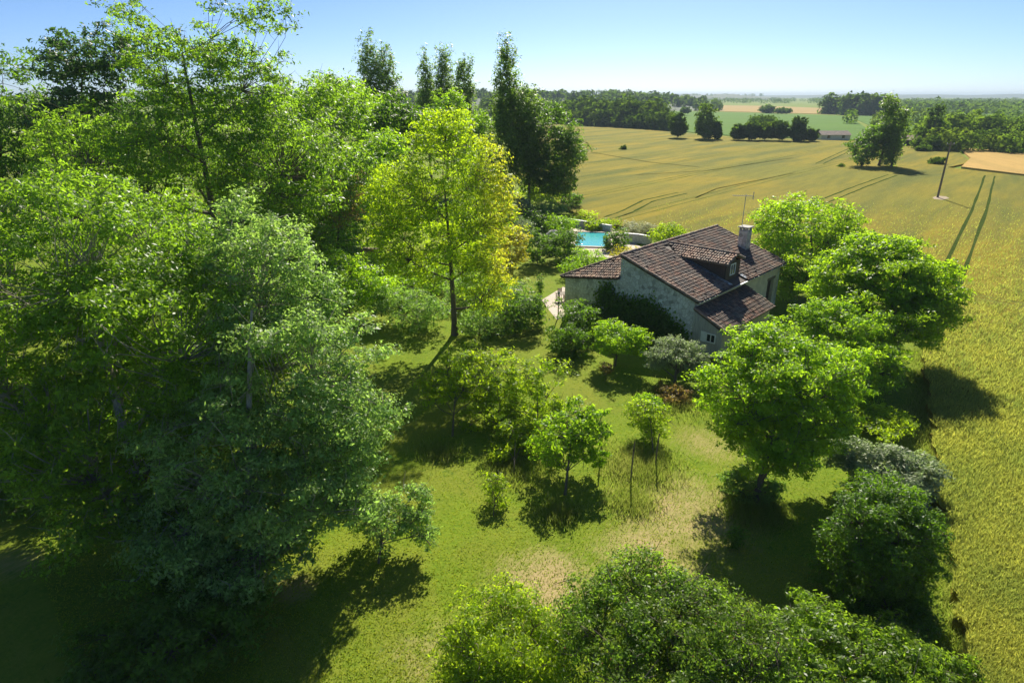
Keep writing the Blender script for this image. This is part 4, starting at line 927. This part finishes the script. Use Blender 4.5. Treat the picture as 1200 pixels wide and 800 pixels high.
far = [((795, 145), 9, 11, 292, 'round dark tree at the far end of the field-edge wood', 'far'), ((828, 140), 12, 17, 285, 'tall airy tree alone at the far wheat edge', 'farlight'), ((841, 152), 4, 8, 282, 'narrow small tree right of the tall airy tree', 'far'),
       ((866, 154), 8, 7, 278, 'leftmost bush of the far hedge', 'far'), ((882, 151), 10, 9, 276, 'dark dome second from the left in the far hedge', 'far'), ((898, 152), 10, 8, 276, 'paler middle bush of the far hedge', 'farlight'), ((915, 151), 10, 9, 274, 'right-middle bush of the far hedge', 'far'),
       ((936, 150), 9, 12, 272, 'tallest tree at the right end of the far hedge', 'far'), ((951, 157), 6, 6, 270, 'small round bush past the right end of the far hedge', 'far'),
       ((895, 140), 14, 5, 360, 'long low thicket behind the far hedge', 'far'), ((900, 127.5), 8, 4, 720, 'dark copse on the straw field', 'far'), ((918, 129.5), 8, 2.2, 690, 'flat copse right of the dark copse on the straw field', 'far'),
       ((803, 129), 5, 2.5, 640, 'tiny copse left on the straw field edge', 'far'),
       ((1094, 148), 9, 26, 250, 'pointed conifer rising behind the pole', 'far'), ((1125, 150), 17, 19, 262, 'largest round tree right of the pole', 'farlight'), ((1160, 163), 16, 12, 236, 'middle bush of the right-hand hedge', 'far'), ((1190, 170), 14, 9, 222, 'light bush at the right frame edge', 'mid'), ((1082, 165), 9, 12, 246, 'dark bush left of the pointed conifer', 'far'), ((1190, 150), 20, 12, 275, 'dark tree by the right frame edge', 'far')]
for (px, py), hwid, hh, Y, lab, mt in far:
    nn = 1200 if Y > 300 else 4000
    T('distant_tree', lab, 'tree', [(px, py, hwid, hh, Y), (px-hwid*.4, py+hh*.45, hwid*.7, hh*.6, Y), (px+hwid*.35, py+hh*.6, hwid*.75, hh*.5, Y), (px, py+hh*.85, hwid*.8, hh*.4, Y)], mt, nn, .0042*Y, None, tr=.2, sub=False, group='trees beyond the wheat')

# ---- stakes of the young trees
for (px, py, ytop, lab) in ((739, 563, 518, 'tall stake in front of the small round young tree'), (768, 545, 508, 'stake just right of the small round young tree'), (703, 541, 507, 'leaning stake between the greenest orchard tree and the tall stake')):
    b = gp(px, py); Y = b[1]; z = atY(px+ (7 if ytop < 540 else 3), ytop, Y)[2]
    r = empty('tree_stake', tuple(b)); tag(r, lab, 'stake', 'stakes of the young trees')
    MB().tube([(0, 0, -.1), (.02, .03, z/2), (.05, .02, z)], [.045, .04, .035], 7).build('post', M['wood'], r)
    MB().tube([(.03, .02, z-.5), (.03, .02, z-.42)], [.052, .052], 8).build('tie', M['darkwood'], r)
# long grass round the stakes
P = np.concatenate([gp(px, py)[None]+np.concatenate((rs.normal(size=(k, 2))*s, np.zeros((k, 1))), 1) for px, py, k, s in ((750, 545, 5000, 1.0), (740, 590, 1500, .6), (800, 470, 2500, 1.2), (885, 600, 2500, .7), (655, 600, 1200, .5), (1085, 640, 3000, .9), (600, 550, 1800, .8), (515, 530, 1200, .6))])
ve = np.array([FB[int(i)] for i in rs.integers(0, 55, 9000)]); ve = ve[ve[:, 1] < 60]
P = np.concatenate((P, np.concatenate((ve+rs.normal(size=ve.shape)*np.array((.45, .5)), np.zeros((len(ve), 1))), 1)))
blades('long_grass', P, .38, .035, .4, M['longgrass'], 'uncut long grass around the young trees')

# ================================================================ AIR
m, t, out = nodes('haze_air')
pv = t.nodes.new('ShaderNodeVolumePrincipled'); pv.inputs['Color'].default_value = (.70, .87, 1.0, 1); pv.inputs['Density'].default_value = .00015; pv.inputs['Anisotropy'].default_value = .0
L(t, pv.outputs[0], out.inputs['Volume'])
hz = MB().box(-8800, 8800, -50, 9300, -1, 46).build('haze', m); tag(hz, 'thin summer haze over the fields', kind='stuff')
